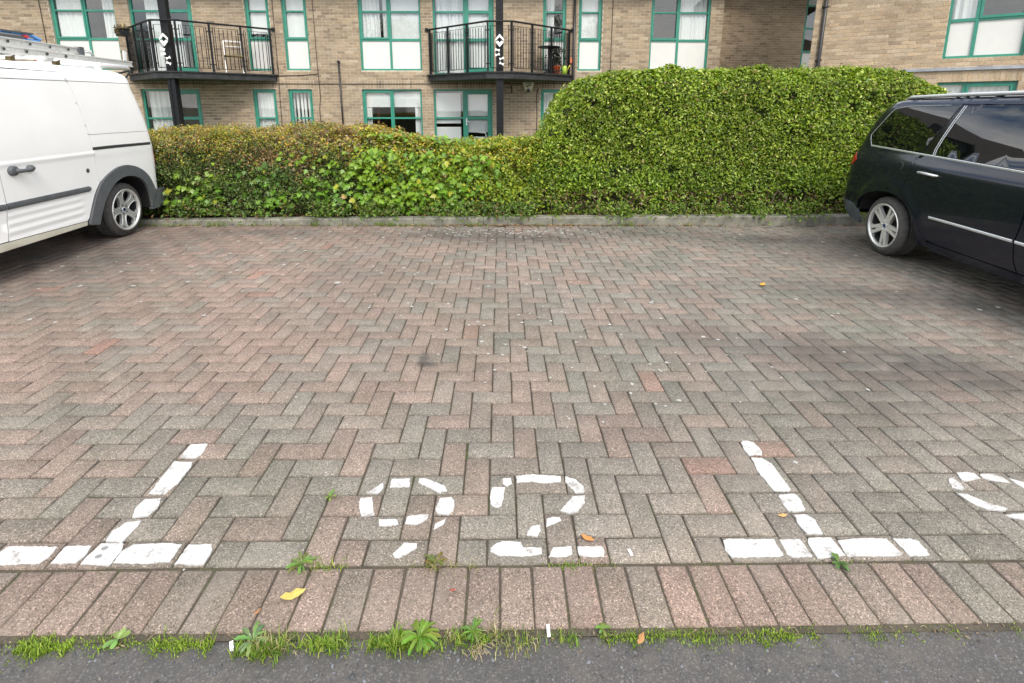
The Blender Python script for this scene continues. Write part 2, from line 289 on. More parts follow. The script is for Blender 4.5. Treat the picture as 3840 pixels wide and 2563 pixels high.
PAINT = {'left_t':[[(0.1735,0.5974),(0.2439,0.6013),(0.2586,0.5409),(0.2488,0.5105),(0.1776,0.514)],[(0.1695,0.4913),(0.2456,0.4839),(0.257,0.4568),(0.261,0.3701),(0.247,0.3083),(0.1869,0.3113)],[(0.1868,0.2845),(0.2464,0.2904),(0.2654,0.243),(0.2541,0.2069),(0.2023,0.2023),(0.1874,0.2361)],[(0.1973,0.177),(0.243,0.1851),(0.2503,0.1623),(0.2417,0.0959),(0.1853,0.0985),(0.1775,0.1421)],[(0.1781,0.0901),(0.2505,0.0913),(0.2659,0.0624),(0.2667,0.0076),(0.1706,0.0117),(0.1699,0.0387)],[(-0.1314,0.042),(-0.1222,0.0824),(0.0417,0.0787),(0.0482,0.04),(0.0377,0.0161),(-0.0712,0.0115),(-0.1115,0.0108)],[(0.0672,0.0804),(0.1524,0.0814),(0.1597,0.0449),(0.1515,0.016),(0.0732,0.0169)],[(0.2879,0.0844),(0.3875,0.0898),(0.4492,0.0827),(0.4524,0.0174),(0.3827,0.0122),(0.2727,0.0135),(0.2678,0.0561)],[(0.4722,0.0805),(0.5467,0.0836),(0.5623,0.0623),(0.5665,0.0102),(0.5385,0.0045),(0.4719,0.0112)]],'nine':[[(1.0099,0.3098),(1.0603,0.3634),(1.0691,0.333),(1.0514,0.3061)],[(1.092,0.3809),(1.1611,0.3866),(1.1673,0.3407),(1.0917,0.3371)],[(1.1989,0.3827),(1.2212,0.3862),(1.3042,0.3439),(1.3165,0.3181),(1.2893,0.3074),(1.1989,0.3622)],[(0.992,0.2837),(1.0374,0.2873),(1.0637,0.205),(1.0215,0.1965),(0.9986,0.2438)],[(1.2955,0.2809),(1.3355,0.2847),(1.351,0.2643),(1.3507,0.2212),(1.3345,0.2024),(1.2953,0.2066),(1.2834,0.2295)],[(1.0859,0.1812),(1.1513,0.182),(1.1603,0.1602),(1.1054,0.1522),(1.0927,0.1573)],[(1.1869,0.1964),(1.2598,0.2046),(1.2601,0.1809),(1.2256,0.1581),(1.1836,0.16)],[(1.2923,0.1589),(1.3263,0.1839),(1.324,0.1622),(1.2897,0.1342)],[(1.1662,0.04),(1.1937,0.0812),(1.2385,0.0788),(1.2414,0.0613),(1.1886,0.0225),(1.1742,0.0275)]],'two':[[(1.5357,0.3818),(1.5653,0.3833),(1.5666,0.3504),(1.5483,0.3375),(1.5323,0.3551)],[(1.4938,0.3336),(1.5419,0.3358),(1.5319,0.2666),(1.5257,0.2389),(1.5074,0.2329),(1.4859,0.2471),(1.4849,0.2957)],[(1.5853,0.395),(1.6487,0.4037),(1.7674,0.3936),(1.7637,0.362),(1.7042,0.3536),(1.6463,0.3629),(1.5908,0.359)],[(1.7837,0.3907),(1.8245,0.3749),(1.8509,0.3349),(1.8493,0.305),(1.8139,0.3028),(1.7833,0.3618)],[(1.802,0.2862),(1.8465,0.2883),(1.8405,0.2518),(1.8063,0.2092),(1.7755,0.2057),(1.7455,0.2175),(1.7756,0.2524)],[(1.6914,0.1767),(1.7133,0.1875),(1.7398,0.1836),(1.7422,0.1689),(1.6856,0.1442)],[(1.6393,0.1497),(1.6658,0.1516),(1.6656,0.1269),(1.6506,0.103),(1.6167,0.1081),(1.6206,0.1274)],[(1.4897,0.0554),(1.5116,0.0778),(1.5508,0.086),(1.5945,0.0802),(1.6004,0.0606),(1.6613,0.0587),(1.6622,0.0345),(1.6151,0.0239),(1.5173,0.0299),(1.4926,0.0427)],[(1.703,0.0582),(1.7647,0.0621),(1.763,0.0303),(1.74,0.0212),(1.6829,0.0219)],[(1.7839,0.0599),(1.8679,0.061),(1.8758,0.0448),(1.8679,0.0198),(1.8162,0.0204),(1.7849,0.0301)]],'right_t':[[(2.6037,0.6006),(2.6334,0.6083),(2.6565,0.5947),(2.6646,0.5454),(2.6556,0.5139),(2.5934,0.5112),(2.5912,0.5513)],[(2.597,0.4967),(2.6414,0.4933),(2.6652,0.458),(2.6637,0.3149),(2.6509,0.3039),(2.5941,0.3069),(2.585,0.4103)],[(2.5988,0.2858),(2.6667,0.2919),(2.6738,0.2603),(2.6605,0.2088),(2.5941,0.204),(2.5939,0.2368)],[(2.6054,0.1863),(2.6451,0.1913),(2.6699,0.167),(2.6585,0.1062),(2.604,0.1033),(2.5968,0.1458)],[(2.2936,0.0794),(2.3171,0.0872),(2.3845,0.0838),(2.4711,0.0843),(2.4716,0.0181),(2.4551,0.0133),(2.2951,0.0138),(2.2848,0.0403)],[(2.4922,0.0827),(2.5629,0.0833),(2.5663,0.06),(2.5653,0.012),(2.4991,0.0128),(2.4861,0.0191)],[(2.5937,0.0863),(2.6765,0.0889),(2.6799,0.017),(2.6591,0.011),(2.5787,0.0069),(2.5813,0.0565)],[(2.6936,0.0752),(2.7782,0.0844),(2.8691,0.0814),(2.8792,0.0211),(2.8677,0.0137),(2.6833,0.0138)],[(2.8922,0.0812),(2.9547,0.0792),(2.9753,0.0689),(2.9688,0.0138),(2.9273,0.0111),(2.8965,0.0146)]],'part':[[(3.3425,0.3652),(3.364,0.3687),(3.3715,0.3396),(3.3626,0.3176),(3.3444,0.3064),(3.3161,0.3154)],[(3.4087,0.3991),(3.4543,0.4035),(3.4799,0.3938),(3.4754,0.3659),(3.4207,0.3527),(3.3913,0.3575)],[(3.4987,0.3918),(3.5555,0.3932),(3.5758,0.3651),(3.5759,0.3397),(3.5217,0.3519),(3.492,0.3704)],[(3.598,0.3668),(3.635,0.3419),(3.6306,0.3197),(3.6029,0.3112),(3.5955,0.3377)],[(3.3095,0.2862),(3.3429,0.2834),(3.3835,0.2376),(3.4326,0.2132),(3.4146,0.2016),(3.3529,0.2061),(3.3252,0.2301)],[(3.3954,0.1825),(3.4716,0.1856),(3.4814,0.1665),(3.4427,0.1579),(3.4079,0.1672)]],'dots':[(0.2036,0.0706),(0.2072,0.0395)]}
SPOTS = [(2.15,1.384,0.0067),(2.205,0.991,0.0092),(2.049,0.892,0.0088),(2.307,0.895,0.0081),(1.853,0.775,0.0069),(2.012,0.747,0.0083),(2.027,1.057,0.0077),(2.393,1.293,0.0103),(2.622,1.293,0.0094),(1.799,1.146,0.007),(2.045,1.648,0.0083),(2.085,1.765,0.0064),(2.007,1.827,0.0076),(2.678,2.222,0.0196),(2.693,2.254,0.0124),(2.49,2.409,0.0141),(2.068,1.541,0.006),(2.433,1.212,0.01),(1.683,1.447,0.0048),(1.401,1.777,0.0064),(1.642,1.8,0.0054),(1.485,1.916,0.0056),(1.254,1.964,0.0067),(1.782,1.952,0.0079),(1.912,2.066,0.0093),(1.654,1.993,0.0125),(2.003,2.186,0.006),(1.969,2.052,0.0081),(0.164,2.646,0.0295),(0.821,1.975,0.0089),(0.919,1.594,0.008),(1.235,1.599,0.0071),(1.365,1.437,0.0048),(1.563,1.53,0.006),(1.388,2.95,0.0086),(1.056,3.054,0.0102),(1.99,2.559,0.0092),(2.276,2.29,0.0062)]
XPH = -0.1433
SEAM = [(0.27,-0.234,0.071,900,0.028,'m'),(0.373,-0.222,0.043,260,0.016,'m'),(0.494,-0.226,0.077,300,0.018,'m'),(0.649,-0.23,0.077,800,0.022,'m'),(0.86,-0.25,0.063,700,0.045,'g'),(0.87,-0.242,0.04,150,0.06,'d'),(1.024,-0.239,0.047,420,0.045,'g'),(0.17,-0.228,0.025,60,0.012,'m'),(0.947,-0.234,0.032,80,0.014,'d'),(1.043,-0.231,0.023,180,0.04,'g'),(1.215,-0.238,0.061,650,0.045,'g'),(1.316,-0.248,0.039,200,0.05,'g'),(1.447,-0.227,0.039,380,0.035,'g'),(1.382,-0.227,0.016,80,0.03,'d'),(1.514,-0.215,0.014,60,0.04,'d'),(1.566,-0.247,0.066,140,0.03,'d'),(1.595,-0.229,0.035,140,0.025,'g'),(1.711,-0.231,0.017,150,0.028,'g'),(1.855,-0.228,0.054,260,0.022,'m'),(1.953,-0.225,0.044,260,0.018,'m'),(2.015,-0.221,0.016,180,0.02,'m'),(2.09,-0.227,0.034,300,0.018,'m'),(2.154,-0.228,0.031,60,0.014,'m'),(2.233,-0.231,0.049,340,0.018,'m'),(2.327,-0.225,0.032,300,0.022,'m'),(2.422,-0.224,0.014,90,0.014,'m'),(2.521,-0.219,0.007,30,0.012,'m'),(2.596,-0.224,0.025,170,0.014,'m'),(2.67,-0.223,0.01,50,0.012,'m'),(2.72,-0.224,0.007,30,0.01,'m'),(2.833,-0.22,0.013,80,0.012,'m'),(3.021,-0.221,0.01,40,0.012,'m'),(0.961,0.003,0.034,130,0.035,'g'),(0.888,0.001,0.05,60,0.04,'d'),(1.313,-0.001,0.035,90,0.035,'d'),(1.379,0.001,0.069,60,0.045,'d'),(1.734,-0.002,0.035,300,0.022,'g'),(1.817,-0.004,0.048,220,0.02,'d'),(1.547,-0.001,0.077,120,0.01,'m'),(2.178,-0.007,0.018,70,0.009,'m'),(2.245,-0.008,0.019,70,0.009,'m'),(2.353,-0.009,0.051,330,0.009,'m'),(2.426,-0.01,0.022,60,0.008,'m'),(2.573,-0.011,0.033,150,0.009,'m'),(2.718,-0.011,0.052,60,0.02,'d'),(3.007,-0.013,0.154,120,0.006,'m'),(0.458,0.042,0.021,60,0.008,'m'),(0.064,0.046,0.021,80,0.008,'m'),(0.568,0.016,0.016,50,0.008,'m')]
WEEDS = [('bushy bright green weed in the road seam, largest of the weeds', 1.298, -0.23, 30, 0.054, 0.0075, (0.15, 0.27, 0.03), 0.75, 1), ('small broad leaved seedling in the moss below the left bay mark', 0.461, -0.223, 5, 0.035, 0.01, (0.2, 0.32, 0.09), 0.35, 2, None, False), ('green weed with thin dry stalks on the seam left of the painted nine', 0.879, 0.004, 13, 0.045, 0.007, (0.14, 0.23, 0.05), 0.6, 3), ('reddish green weed on the seam between the painted nine and two', 1.309, 0.005, 12, 0.04, 0.007, (0.14, 0.14, 0.035), 0.6, 4), ('grey green plantain sprouting at the foot of the right bay mark', 2.639, -0.01, 8, 0.03, 0.007, (0.1, 0.17, 0.05), 0.6, 5, None, False), ('tiny seedling growing in a block joint left of the painted nine', 0.876, 0.293, 6, 0.028, 0.006, (0.16, 0.25, 0.05), 0.4, 6, None, False), ('spiky green weed in the road seam below the painted two', 1.816, -0.214, 7, 0.024, 0.006, (0.16, 0.26, 0.05), 0.7, 7, None, False), ('feathery grey green weed at the left side of a tall grass clump', 0.836, -0.233, 12, 0.045, 0.007, (0.16, 0.27, 0.09), 0.8, 8), ('pointed green weed right of the largest weed in the road seam', 1.444, -0.218, 16, 0.036, 0.0045, (0.14, 0.25, 0.04), 0.7, 9)]
LEAVES = [('yellow fallen leaf lying on the border bricks below the left bay mark', 0.895, -0.102, 0.074, (0.5, 0.39, 0.09), 0.35), ('brown orange fallen leaf beside the foot of the painted two', 1.825, 0.092, 0.05, (0.4, 0.18, 0.05), -0.5), ('small tan fallen leaf left of the right bay mark stem', 2.559, 0.184, 0.037, (0.5, 0.28, 0.1), 0.1), ('orange yellow curled leaf lying alone in front of the tall hedge', 3.744, 2.627, 0.1, (0.5, 0.28, 0.04), 0.8), ('brown curled leaf in the road seam right of the white peg', 1.917, -0.245, 0.04, (0.38, 0.19, 0.07), 0.9), ('tiny rust red scrap of leaf on the border bricks below the nine', 1.377, -0.093, 0.022, (0.22, 0.05, 0.03), 0.2), ('brown scrap of leaf on the border bricks left of the grass clump', 0.812, -0.154, 0.024, (0.3, 0.14, 0.06), 1.0)]
BUTTS = [('white cigarette end standing in the road seam below the painted two', 1.66, -0.215, 0.028, 0.1, 0.9), ('white scrap of card at the left edge of the grass clump on the road', 0.786, -0.248, 0.024, 0.5, 0.35), ('small white sliver on the block right of the painted two', 1.959, 0.035, 0.022, 0.25, 0)]
# ================================================================== GROUND
U = 0.1015
KA = 0.0276                                  # the kerb runs slightly askew to the block rows
def kerb_y(x): return 4.70+KA*x
g = MB(); g.poly([(-120, -120, -.09), (120, -120, -.09), (120, 160, -.09), (-120, 160, -.09)])
link('ground', g.mesh('ground'), M['ground'], kind='structure')
# asphalt road with a finely uneven surface
nx, ny = 90, 46
xs = np.linspace(-9, 12, nx); ys = np.concatenate([np.linspace(-9, -1.2, 10), np.linspace(-1.1, -.222, 36)])
X, Y = np.meshgrid(xs, ys); P = np.c_[X.ravel(), Y.ravel()]
Z = -.014+.0025*smooth_noise(P, 1.3, 3)+.0012*smooth_noise(P, 7, 4)
F = np.array([(j*nx+i, j*nx+i+1, (j+1)*nx+i+1, (j+1)*nx+i) for j in range(len(ys)-1) for i in range(nx-1)])
road = link('road', np_mesh('road', np.c_[P, Z], F, smooth=True), M['asphalt'], kind='structure')
# stone chips bedded in the asphalt
n = 4000; px = rng.uniform(-4.0, 7.0, n); py = -.235-rng.uniform(0, 1, n)**1.3*.42
V, Fc, Cc = [], [], []
for i in range(n):
    r = rng.uniform(.0018, .0062)*(1.0 if rng.random() < .85 else 1.4); a0 = rng.uniform(0, 6.28); k = 5
    el = rng.uniform(.45, .95); th = rng.uniform(0, 3.14); z = -.0135+rng.uniform(0, .002)
    sh = rng.choice([.05, .085, .115, .15]); c = np.array([sh*.93, sh*.99, sh*1.1]) if rng.random() < .75 else np.array([sh*1.15, sh*1.05, sh*.95])
    b = len(V); hz = rng.uniform(.0004, .0016); tilt = rng.uniform(-.12, .12, 2)
    for q, rad in ((0, 1.15), (1, .8)):
        for t in range(k):
            an = a0+t*2*PI/k+rng.uniform(-.3, .3)*(q == 0); x, y = rad*r*math.cos(an), rad*r*el*math.sin(an)
            x, y = x*math.cos(th)-y*math.sin(th), x*math.sin(th)+y*math.cos(th)
            V.append((px[i]+x, py[i]+y, z+q*hz+x*tilt[0]+y*tilt[1]-(.004 if q == 0 else 0)))
    for t in range(k):
        Fc.append((b+t, b+(t+1) % k, b+k+(t+1) % k, b+k+t)); Cc.append(c)
    Fc.append((b+k, b+k+1, b+k+2, b+k+3)); Cc.append(c); Fc.append((b+k, b+k+3, b+k+4, b+k+4)); Cc.append(c)
Fq = np.array([f for f in Fc if len(set(f)) == 4]); Cq = np.array([c for f, c in zip(Fc, Cc) if len(set(f)) == 4])
tri = np.array([f[:3] for f in Fc if len(set(f)) == 3]); ct = np.array([c for f, c in zip(Fc, Cc) if len(set(f)) == 3])
V = np.array(V); me = np_mesh('chips', V, np.vstack([np.c_[Fq[:, :3]], np.c_[Fq[:, [0, 2, 3]]], tri]), np.vstack([Cq, Cq, ct]))
link('aggregate_chips', me, M['chip'], road, 'stuff')

# --- block paving: 90 degree herringbone behind a soldier course
g = MB(); g.poly([(-7.2, -.225, -.0095), (10.6, -.225, -.0095), (10.6, 5.1, -.0095), (-7.2, 5.1, -.0095)])
paving = link('block_paving', g.mesh('block_paving'), M['joint'], kind='structure')
def block_verts(L, Wd, ch=.005, jt=.0066, dp=.03):
    l, w = L/2-jt/2, Wd/2-jt/2
    P = []
    for (a, b, z) in ((l, w, -dp), (l, w, -ch*.8), (l-ch, w-ch, 0)):
        P += [(-a, -b, z), (a, -b, z), (a, b, z), (-a, b, z)]
    Fs = [(8, 9, 10, 11)]
    for r in (0, 4):
        for k in range(4): Fs.append((r+k, r+(k+1) % 4, r+4+(k+1) % 4, r+4+k))
    return np.array(P), np.array(Fs)
BV, BF = block_verts(2*U, U)
HV, HF = block_verts(U, U)
def tone(x, y, rg):
    q = rg.random(); k = rg.uniform(.88, 1.1)
    grey = .3+.2*math.tanh((x-2.0)*.9)*(1 if y < 3.2 else .5)+(.26 if 0 < y < .95 else 0)-(.14 if y < 0 else 0)
    if q < grey: c = (.19, .176, .158)
    elif q < grey+.25: c = (.199, .172, .153)
    elif q < .991: c = (.214, .17, .15)
    else: c = (.235, .158, .133)
    m = rg.uniform(0, .3)
    return tuple((v*(1-m)+w*m)*k for v, w in zip(c, (.2, .171, .152)))
blocks = []                                   # x, y, rotation, half?, colour
ioff = 1.70/U                                 # phase read off the photograph's pattern
for j in range(-1, 50):
    for i in range(-90, 110):
        x0, y0 = XPH+i*U, j*U
        if x0 < -7.1 or x0 > 10.5: continue
        k = (i+j) % 4
        if k == 0: bx, by, rot, hf = x0+U, y0+U/2, 0, 0
        elif k == 2: bx, by, rot, hf = x0+U/2, y0+U, PI/2, 0
        else: continue
        if j == -1:
            if k == 2: by, hf, rot = y0+1.5*U, 1, 0
            else: continue
        if by > kerb_y(bx)+.02: continue
        blocks.append((bx, by, rot, hf))
for k in range(-70, 104):
    blocks.append((k*U+U/2, -U-.004, PI/2, 0))
vis = []
for q, (bx, by, rot, hf) in enumerate(blocks):
    p = project((bx, by, 0)); ok = p and -60 < p[0] < 3900 and p[1] < 2600
    vis.append(p[2] if ok and not hf else 1e9)
near = set(np.argsort(vis)[:300].tolist())
pm = None; bigV, bigF, bigC = [], [], []; nb = 0; rg = random.Random(3)
for q, (bx, by, rot, hf) in enumerate(blocks):
    c = tone(bx, by, rg)
    wm = .03*math.tanh(1.3-bx)*(1 if by > 1 else .3); c = (c[0]*(1+wm), c[1]*(1-wm*.3), c[2]*(1-wm*.6))
    if by < 0: c = tuple(v*w for v, w in zip(c, (1.02, .99, .98)))
    jz, ja = rg.uniform(-.0016, .0012), rg.gauss(0, .007); tx, ty = rg.gauss(0, .006), rg.gauss(0, .006); jx, jy = rg.gauss(0, .0009), rg.gauss(0, .0009)
    if by < 0: jz -= .003
    Mx = Matrix.Translation((bx+jx, by+jy, jz)) @ Matrix.Rotation(rot+ja, 4, 'Z') @ Matrix.Rotation(tx, 4, 'X') @ Matrix.Rotation(ty, 4, 'Y')
    if q in near:
        if pm is None:
            pm = np_mesh('paving_block', BV, BF); pm.materials.append(M['paver1'])
        o = bpy.data.objects.new('paving_block', pm); COL.objects.link(o); o.parent = paving; o.matrix_local = Mx; o.color = (*c, 1)
    else:
        A = np.array(Mx); Vv, Ff = (HV, HF) if hf else (BV, BF)
        bigV.append(Vv @ A[:3, :3].T+A[:3, 3]); bigF.append(Ff+nb); bigC.append(np.tile(c, (len(Ff), 1))); nb += len(Vv)
link('paving_blocks', np_mesh('paving_blocks', np.vstack(bigV), np.vstack(bigF), np.vstack(bigC)), M['paver'], paving, 'stuff')

# --- kerb stones
ka = math.atan(KA)
kerb = tag(link('kerb', None), 'low grey concrete kerb along the foot of the hedges', 'kerb'); kerb.location = (0, kerb_y(0), 0); kerb.rotation_euler = (0, -.0078, ka)
def kerb_mesh(L):
    b = MB(); prof = [(0, -.08), (0, .07), (.004, .078), (.014, .085), (.125, .087), (.125, -.08)]
    for x0, x1 in ((.0025, L-.0025),):
        for (a, b_), (c, d) in zip(prof[:-1], prof[1:]): b.poly([(x0, a, b_), (x1, a, b_), (x1, c, d), (x0, c, d)][::-1])
        b.poly([(x0, a, z) for a, z in prof]); b.poly([(x1, a, z) for a, z in prof][::-1])
    return b.mesh('kerb_stone')
KX = 1.315; KL = .865; km = kerb_mesh(KL); km.materials.append(M['kerb'])
for i in range(-9, 10):
    o = bpy.data.objects.new('kerb_stone', km); COL.objects.link(o); o.parent = kerb
    o.location = (KX+i*KL, rg.gauss(0, .003), rg.gauss(0, .003)); o.rotation_euler = (rg.gauss(0, .006), 0, rg.gauss(0, .003))
b = MB(); b.poly([(-9, .1, .04), (11, .1, .04), (11, 2.4, .06), (-9, 2.4, .06)])
o = link('planting_bed', b.mesh('planting_bed'), M['soil'], kind='structure'); o.location = (0, kerb_y(0), 0); o.rotation_euler = (0, 0, ka)

# --- white painted bay marks and numbers, each dab on its own block
def patch(pts, rough_=.0011, seed=0):
    r_ = random.Random(seed); out_ = []
    n_ = len(pts)
    for i in range(n_):
        a, b_ = pts[i], pts[(i+1) % n_]; L = math.hypot(b_[0]-a[0], b_[1]-a[1]); m = max(1, int(L/.009))
        for t in range(m):
            s_ = t/m; out_.append((a[0]+(b_[0]-a[0])*s_+r_.gauss(0, rough_), a[1]+(b_[1]-a[1])*s_+r_.gauss(0, rough_)))
    b = MB(); k = len(out_)
    vs, es, fs, *_ = delaunay_2d_cdt([Vector(p) for p in out_], [(i, (i+1) % k) for i in range(k)], [], 1, 1e-6)
    for f in fs:
        t3 = [vs[i] for i in f]
        if sum(t3[i].x*t3[(i+1) % 3].y-t3[(i+1) % 3].x*t3[i].y for i in range(3)) < 0: t3 = t3[::-1]
        b.poly([(p.x, p.y, .0026) for p in t3])
    for i in range(k): a, c = out_[i], out_[(i+1) % k]; b.poly([(a[0], a[1], -.004), (c[0], c[1], -.004), (c[0], c[1], .0026), (a[0], a[1], .0026)])
    return b.mesh('paint_patch')
def marking(nm, label, cat, polys):
    t = thing(nm, label, cat, (sum(p[0] for q in polys for p in q)/sum(len(q) for q in polys), sum(p[1] for q in polys for p in q)/sum(len(q) for q in polys), 0))
    for i, q in enumerate(polys):
        o = link('paint_patch', patch([(x-t.location.x, y-t.location.y) for x, y in q], seed=i), M['paint'], t)
    return t
marking('bay_line', 'white T shaped bay mark with two dark dots where its bars meet', 'road marking', PAINT['left_t'])
marking('bay_line', 'white T shaped bay mark to the right of the painted 92', 'road marking', PAINT['right_t'])
num = thing('bay_number', 'white bay number 92 painted in broken strokes on the blocks', 'painted number', (1.6, .35, 0))
for nm in ('nine', 'two'):
    for i, q in enumerate(PAINT[nm]): link('paint_patch', patch([(x-1.6, y-.35) for x, y in q], seed=i+40), M['paint'], num)
marking('bay_number', 'white digit cut off by the right edge of the picture', 'painted number', PAINT['part'])
# two dark drips on the left mark
dots = MB()
for x, y in PAINT['dots']:
    k = 10; dots.poly([(x+.011*math.cos(2*PI*t/k), y+.008*math.sin(2*PI*t/k), .0034) for t in range(k)])
left_t = [o for o in SC.objects if o.name == 'bay_line'][0]
o = link('drip', dots.mesh('drip'), plain('grey_drip', (.2, .2, .2), .8), left_t); o.location = -left_t.location

# --- lichen spots on the blocks
LB = MB(); r5 = random.Random(9)
def blob(x, y, r):
    k = 8; ph = r5.uniform(0, 6); e = r5.uniform(.7, 1.15)
    LB.poly([(x+r*math.cos(2*PI*t/k+ph)*r5.uniform(.72, 1.1), y+r*e*math.sin(2*PI*t/k+ph)*r5.uniform(.72, 1.1), .0022) for t in range(k)])
for x, y, r in SPOTS: blob(x, y, r)
for cx, cy, sx, sy, nn, r0 in ((1.6, 4.42, .35, .1, 105, .017), (.9, 4.35, .5, .14, 60, .018), (2.3, 4.4, .5, .12, 60, .016), (1.5, 2.6, .7, .9, 130, .011), (-1.2, 3.2, .9, .7, 90, .017), (4.7, 3.3, 1.1, .8, 50, .015), (2.6, 1.4, .6, .6, 34, .012), (1.5, 1.2, 1.3, .8, 40, .007)):
    for _ in range(nn):
        x, y = r5.gauss(cx, sx), r5.gauss(cy, sy)
        if y > kerb_y(x)-.03: continue
        blob(x, y, r0*r5.uniform(.35, 1.25))
link('lichen_spots', LB.mesh('lichen_spots'), M['lichen'], kind='stuff')
# ================================================================== BUILDINGS
CH, BL, JT = .0765, .225, .011               # course height, brick pitch, joint
def sub(iv, holes):
    for a, b in holes:
        nv = []
        for c, d in iv:
            if b <= c or a >= d: nv.append((c, d)); continue
            if a > c: nv.append((c, a))
            if b < d: nv.append((b, d))
        iv = nv
    return iv
def brick_tone(rg, pal):
    q = rg.random(); k = rg.uniform(.86, 1.14)
    c = pal[0] if q < .5 else pal[1] if q < .78 else pal[2] if q < .93 else pal[3]
    return tuple(v*k for v in c)
PAL = [(.335, .262, .183), (.285, .226, .162), (.378, .31, .228), (.245, .193, .14)]
PAL_W = [(.43, .33, .225), (.4, .3, .2), (.47, .375, .27), (.33, .25, .175)]
PAL_SHADE = [(.33, .255, .175), (.285, .218, .15), (.37, .29, .205), (.23, .175, .12)]  # slightly darker copy of the buff bricks, shade put into the colour
brick_me = {}
def wall(root, F4, s0, s1, h0, h1, holes, soldiers=(), pal=PAL, nsingle=0, seed=1, hmin=-9, depth=.1, fill_h=None):
    """brick skin in the frame F4 (x along, y into the wall, z up) under root; holes: (s0,s1,h0,h1)"""
    rg = random.Random(seed); A = np.array(F4)[:3, :3]; T = np.array(F4)[:3, 3]; W4 = root.matrix_world.copy() @ F4
    mort = MB(); sx = sorted({s0, s1, *[v for h in holes for v in h[:2] if s0 < v < s1]}); hz = sorted({h0, h1, *[v for h in holes for v in h[2:] if h0 < v < h1]})
    for a, b in zip(sx[:-1], sx[1:]):
        for c, d in zip(hz[:-1], hz[1:]):
            if any(h[0] < (a+b)/2 < h[1] and h[2] < (c+d)/2 < h[3] for h in holes): continue
            mort.poly([(a, .0055, c), (b, .0055, c), (b, .0055, d), (a, .0055, d)])
    for a, b, c, d in holes:
        for p in ([(a, .0055, c), (a, .0055, d), (a, depth+.02, d), (a, depth+.02, c)], [(b, .0055, d), (b, .0055, c), (b, depth+.02, c), (b, depth+.02, d)], [(a, .0055, d), (b, .0055, d), (b, depth+.02, d), (a, depth+.02, d)], [(b, .0055, c), (a, .0055, c), (a, depth+.02, c), (b, depth+.02, c)]): mort.poly(p)
    me = mort.mesh('wall'); me.transform(F4); link('wall', me, M['mortar'], root)
    rects = []
    n0, n1 = math.floor(h0/CH), math.ceil(h1/CH)
    allh = list(holes)+list(soldiers)
    for r in range(n0, n1):
        c, d = r*CH+JT/2, (r+1)*CH-JT/2
        if d > h1 or c < h0: continue
        hs = [(h[0]-(.004 if h in soldiers else .002), h[1]+.002) for h in allh if h[2] < d-.014 and h[3] > c+.014]
        off = (BL/2 if r % 2 else 0)
        for k in range(math.floor((s0-off)/BL)-1, math.ceil((s1-off)/BL)+1):
            a, b = max(s0, off+k*BL+JT/2), min(s1, off+(k+1)*BL-JT/2)
            if b-a < .03: continue
            for (u, v) in sub([(a, b)], hs):
                if v-u > .02: rects.append((u, v, c, d))
    for a, b, c, d in soldiers:
        m = max(1, round((b-a)/CH)); w = (b-a)/m
        for k in range(m): rects.append((a+k*w+JT/2, a+(k+1)*w-JT/2, c+JT/2, d-JT/2))
    score = []
    for (a, b, c, d) in rects:
        p = project(W4 @ Vector(((a+b)/2, 0, (c+d)/2)))
        score.append(p[2] if p and 0 < p[0] < 3840 and p[1] > 0 and c > hmin and b-a > .19 and abs(d-c-CH+JT) < .004 and abs(b-a-BL+JT) < .004 else 1e9)
    best = set(np.argsort(score)[:nsingle].tolist()); best = {q for q in best if score[q] < 1e8}
    bm_ = MB()
    for q, (a, b, c, d) in enumerate(rects):
        col = brick_tone(rg, pal); dy = rg.gauss(0, .0012)
        if q in best:
            key = 'b'
            if key not in brick_me:
                t = MB(); L, H = (BL-JT)/2, (CH-JT)/2
                t.box((-L, 0, -H), (L, .02, H), skip='+y'); brick_me[key] = t.mesh('brick'); brick_me[key].materials.append(M['brick1'])
            o = bpy.data.objects.new('brick', brick_me[key]); COL.objects.link(o); o.parent = root
            o.matrix_local = F4 @ Matrix.Translation(((a+b)/2, dy, (c+d)/2)); o.color = (*col, 1)
        else: bm_.box((a, dy, c), (b, .02, d), col, skip='+y')
    me = bm_.mesh('brickwork'); me.transform(F4); link('brickwork', me, M['brick'], root, 'stuff')

def curtain_mesh(a, b, c, d, y, folds=9, amp=.024, seed=0):
    r_ = np.random.default_rng(seed); n_ = max(12, int((b-a)/.012)); s = np.linspace(a, b, n_); ph = r_.uniform(0, 6, 4); fr = folds*r_.uniform(.7, 1.4, 4)
    yy = y+amp*sum(np.sin((s-a)/(b-a)*2*PI*fr[i]+ph[i]) for i in range(4))/2.2; z = np.linspace(c, d, 5)
    V = np.array([(s[i]+.01*(zz-c)*math.sin(i*.3), yy[i], zz) for zz in z for i in range(n_)])
    F = np.array([(j*n_+i, j*n_+i+1, (j+1)*n_+i+1, (j+1)*n_+i) for j in range(4) for i in range(n_-1)])
    return np_mesh('curtain', V, F, smooth=True)
def blind_mesh(a, b, c, d, y, gap=.025, missing=()):
    m = MB(); z = d; k = 0
    while z > c+.01:
        if not any(q[0] < z < q[1] for q in missing): m.poly([(a, y, z), (b, y, z), (b, y-.012, z-gap*.92), (a, y-.012, z-gap*.92)])
        z -= gap; k += 1
    return m.mesh('blind')
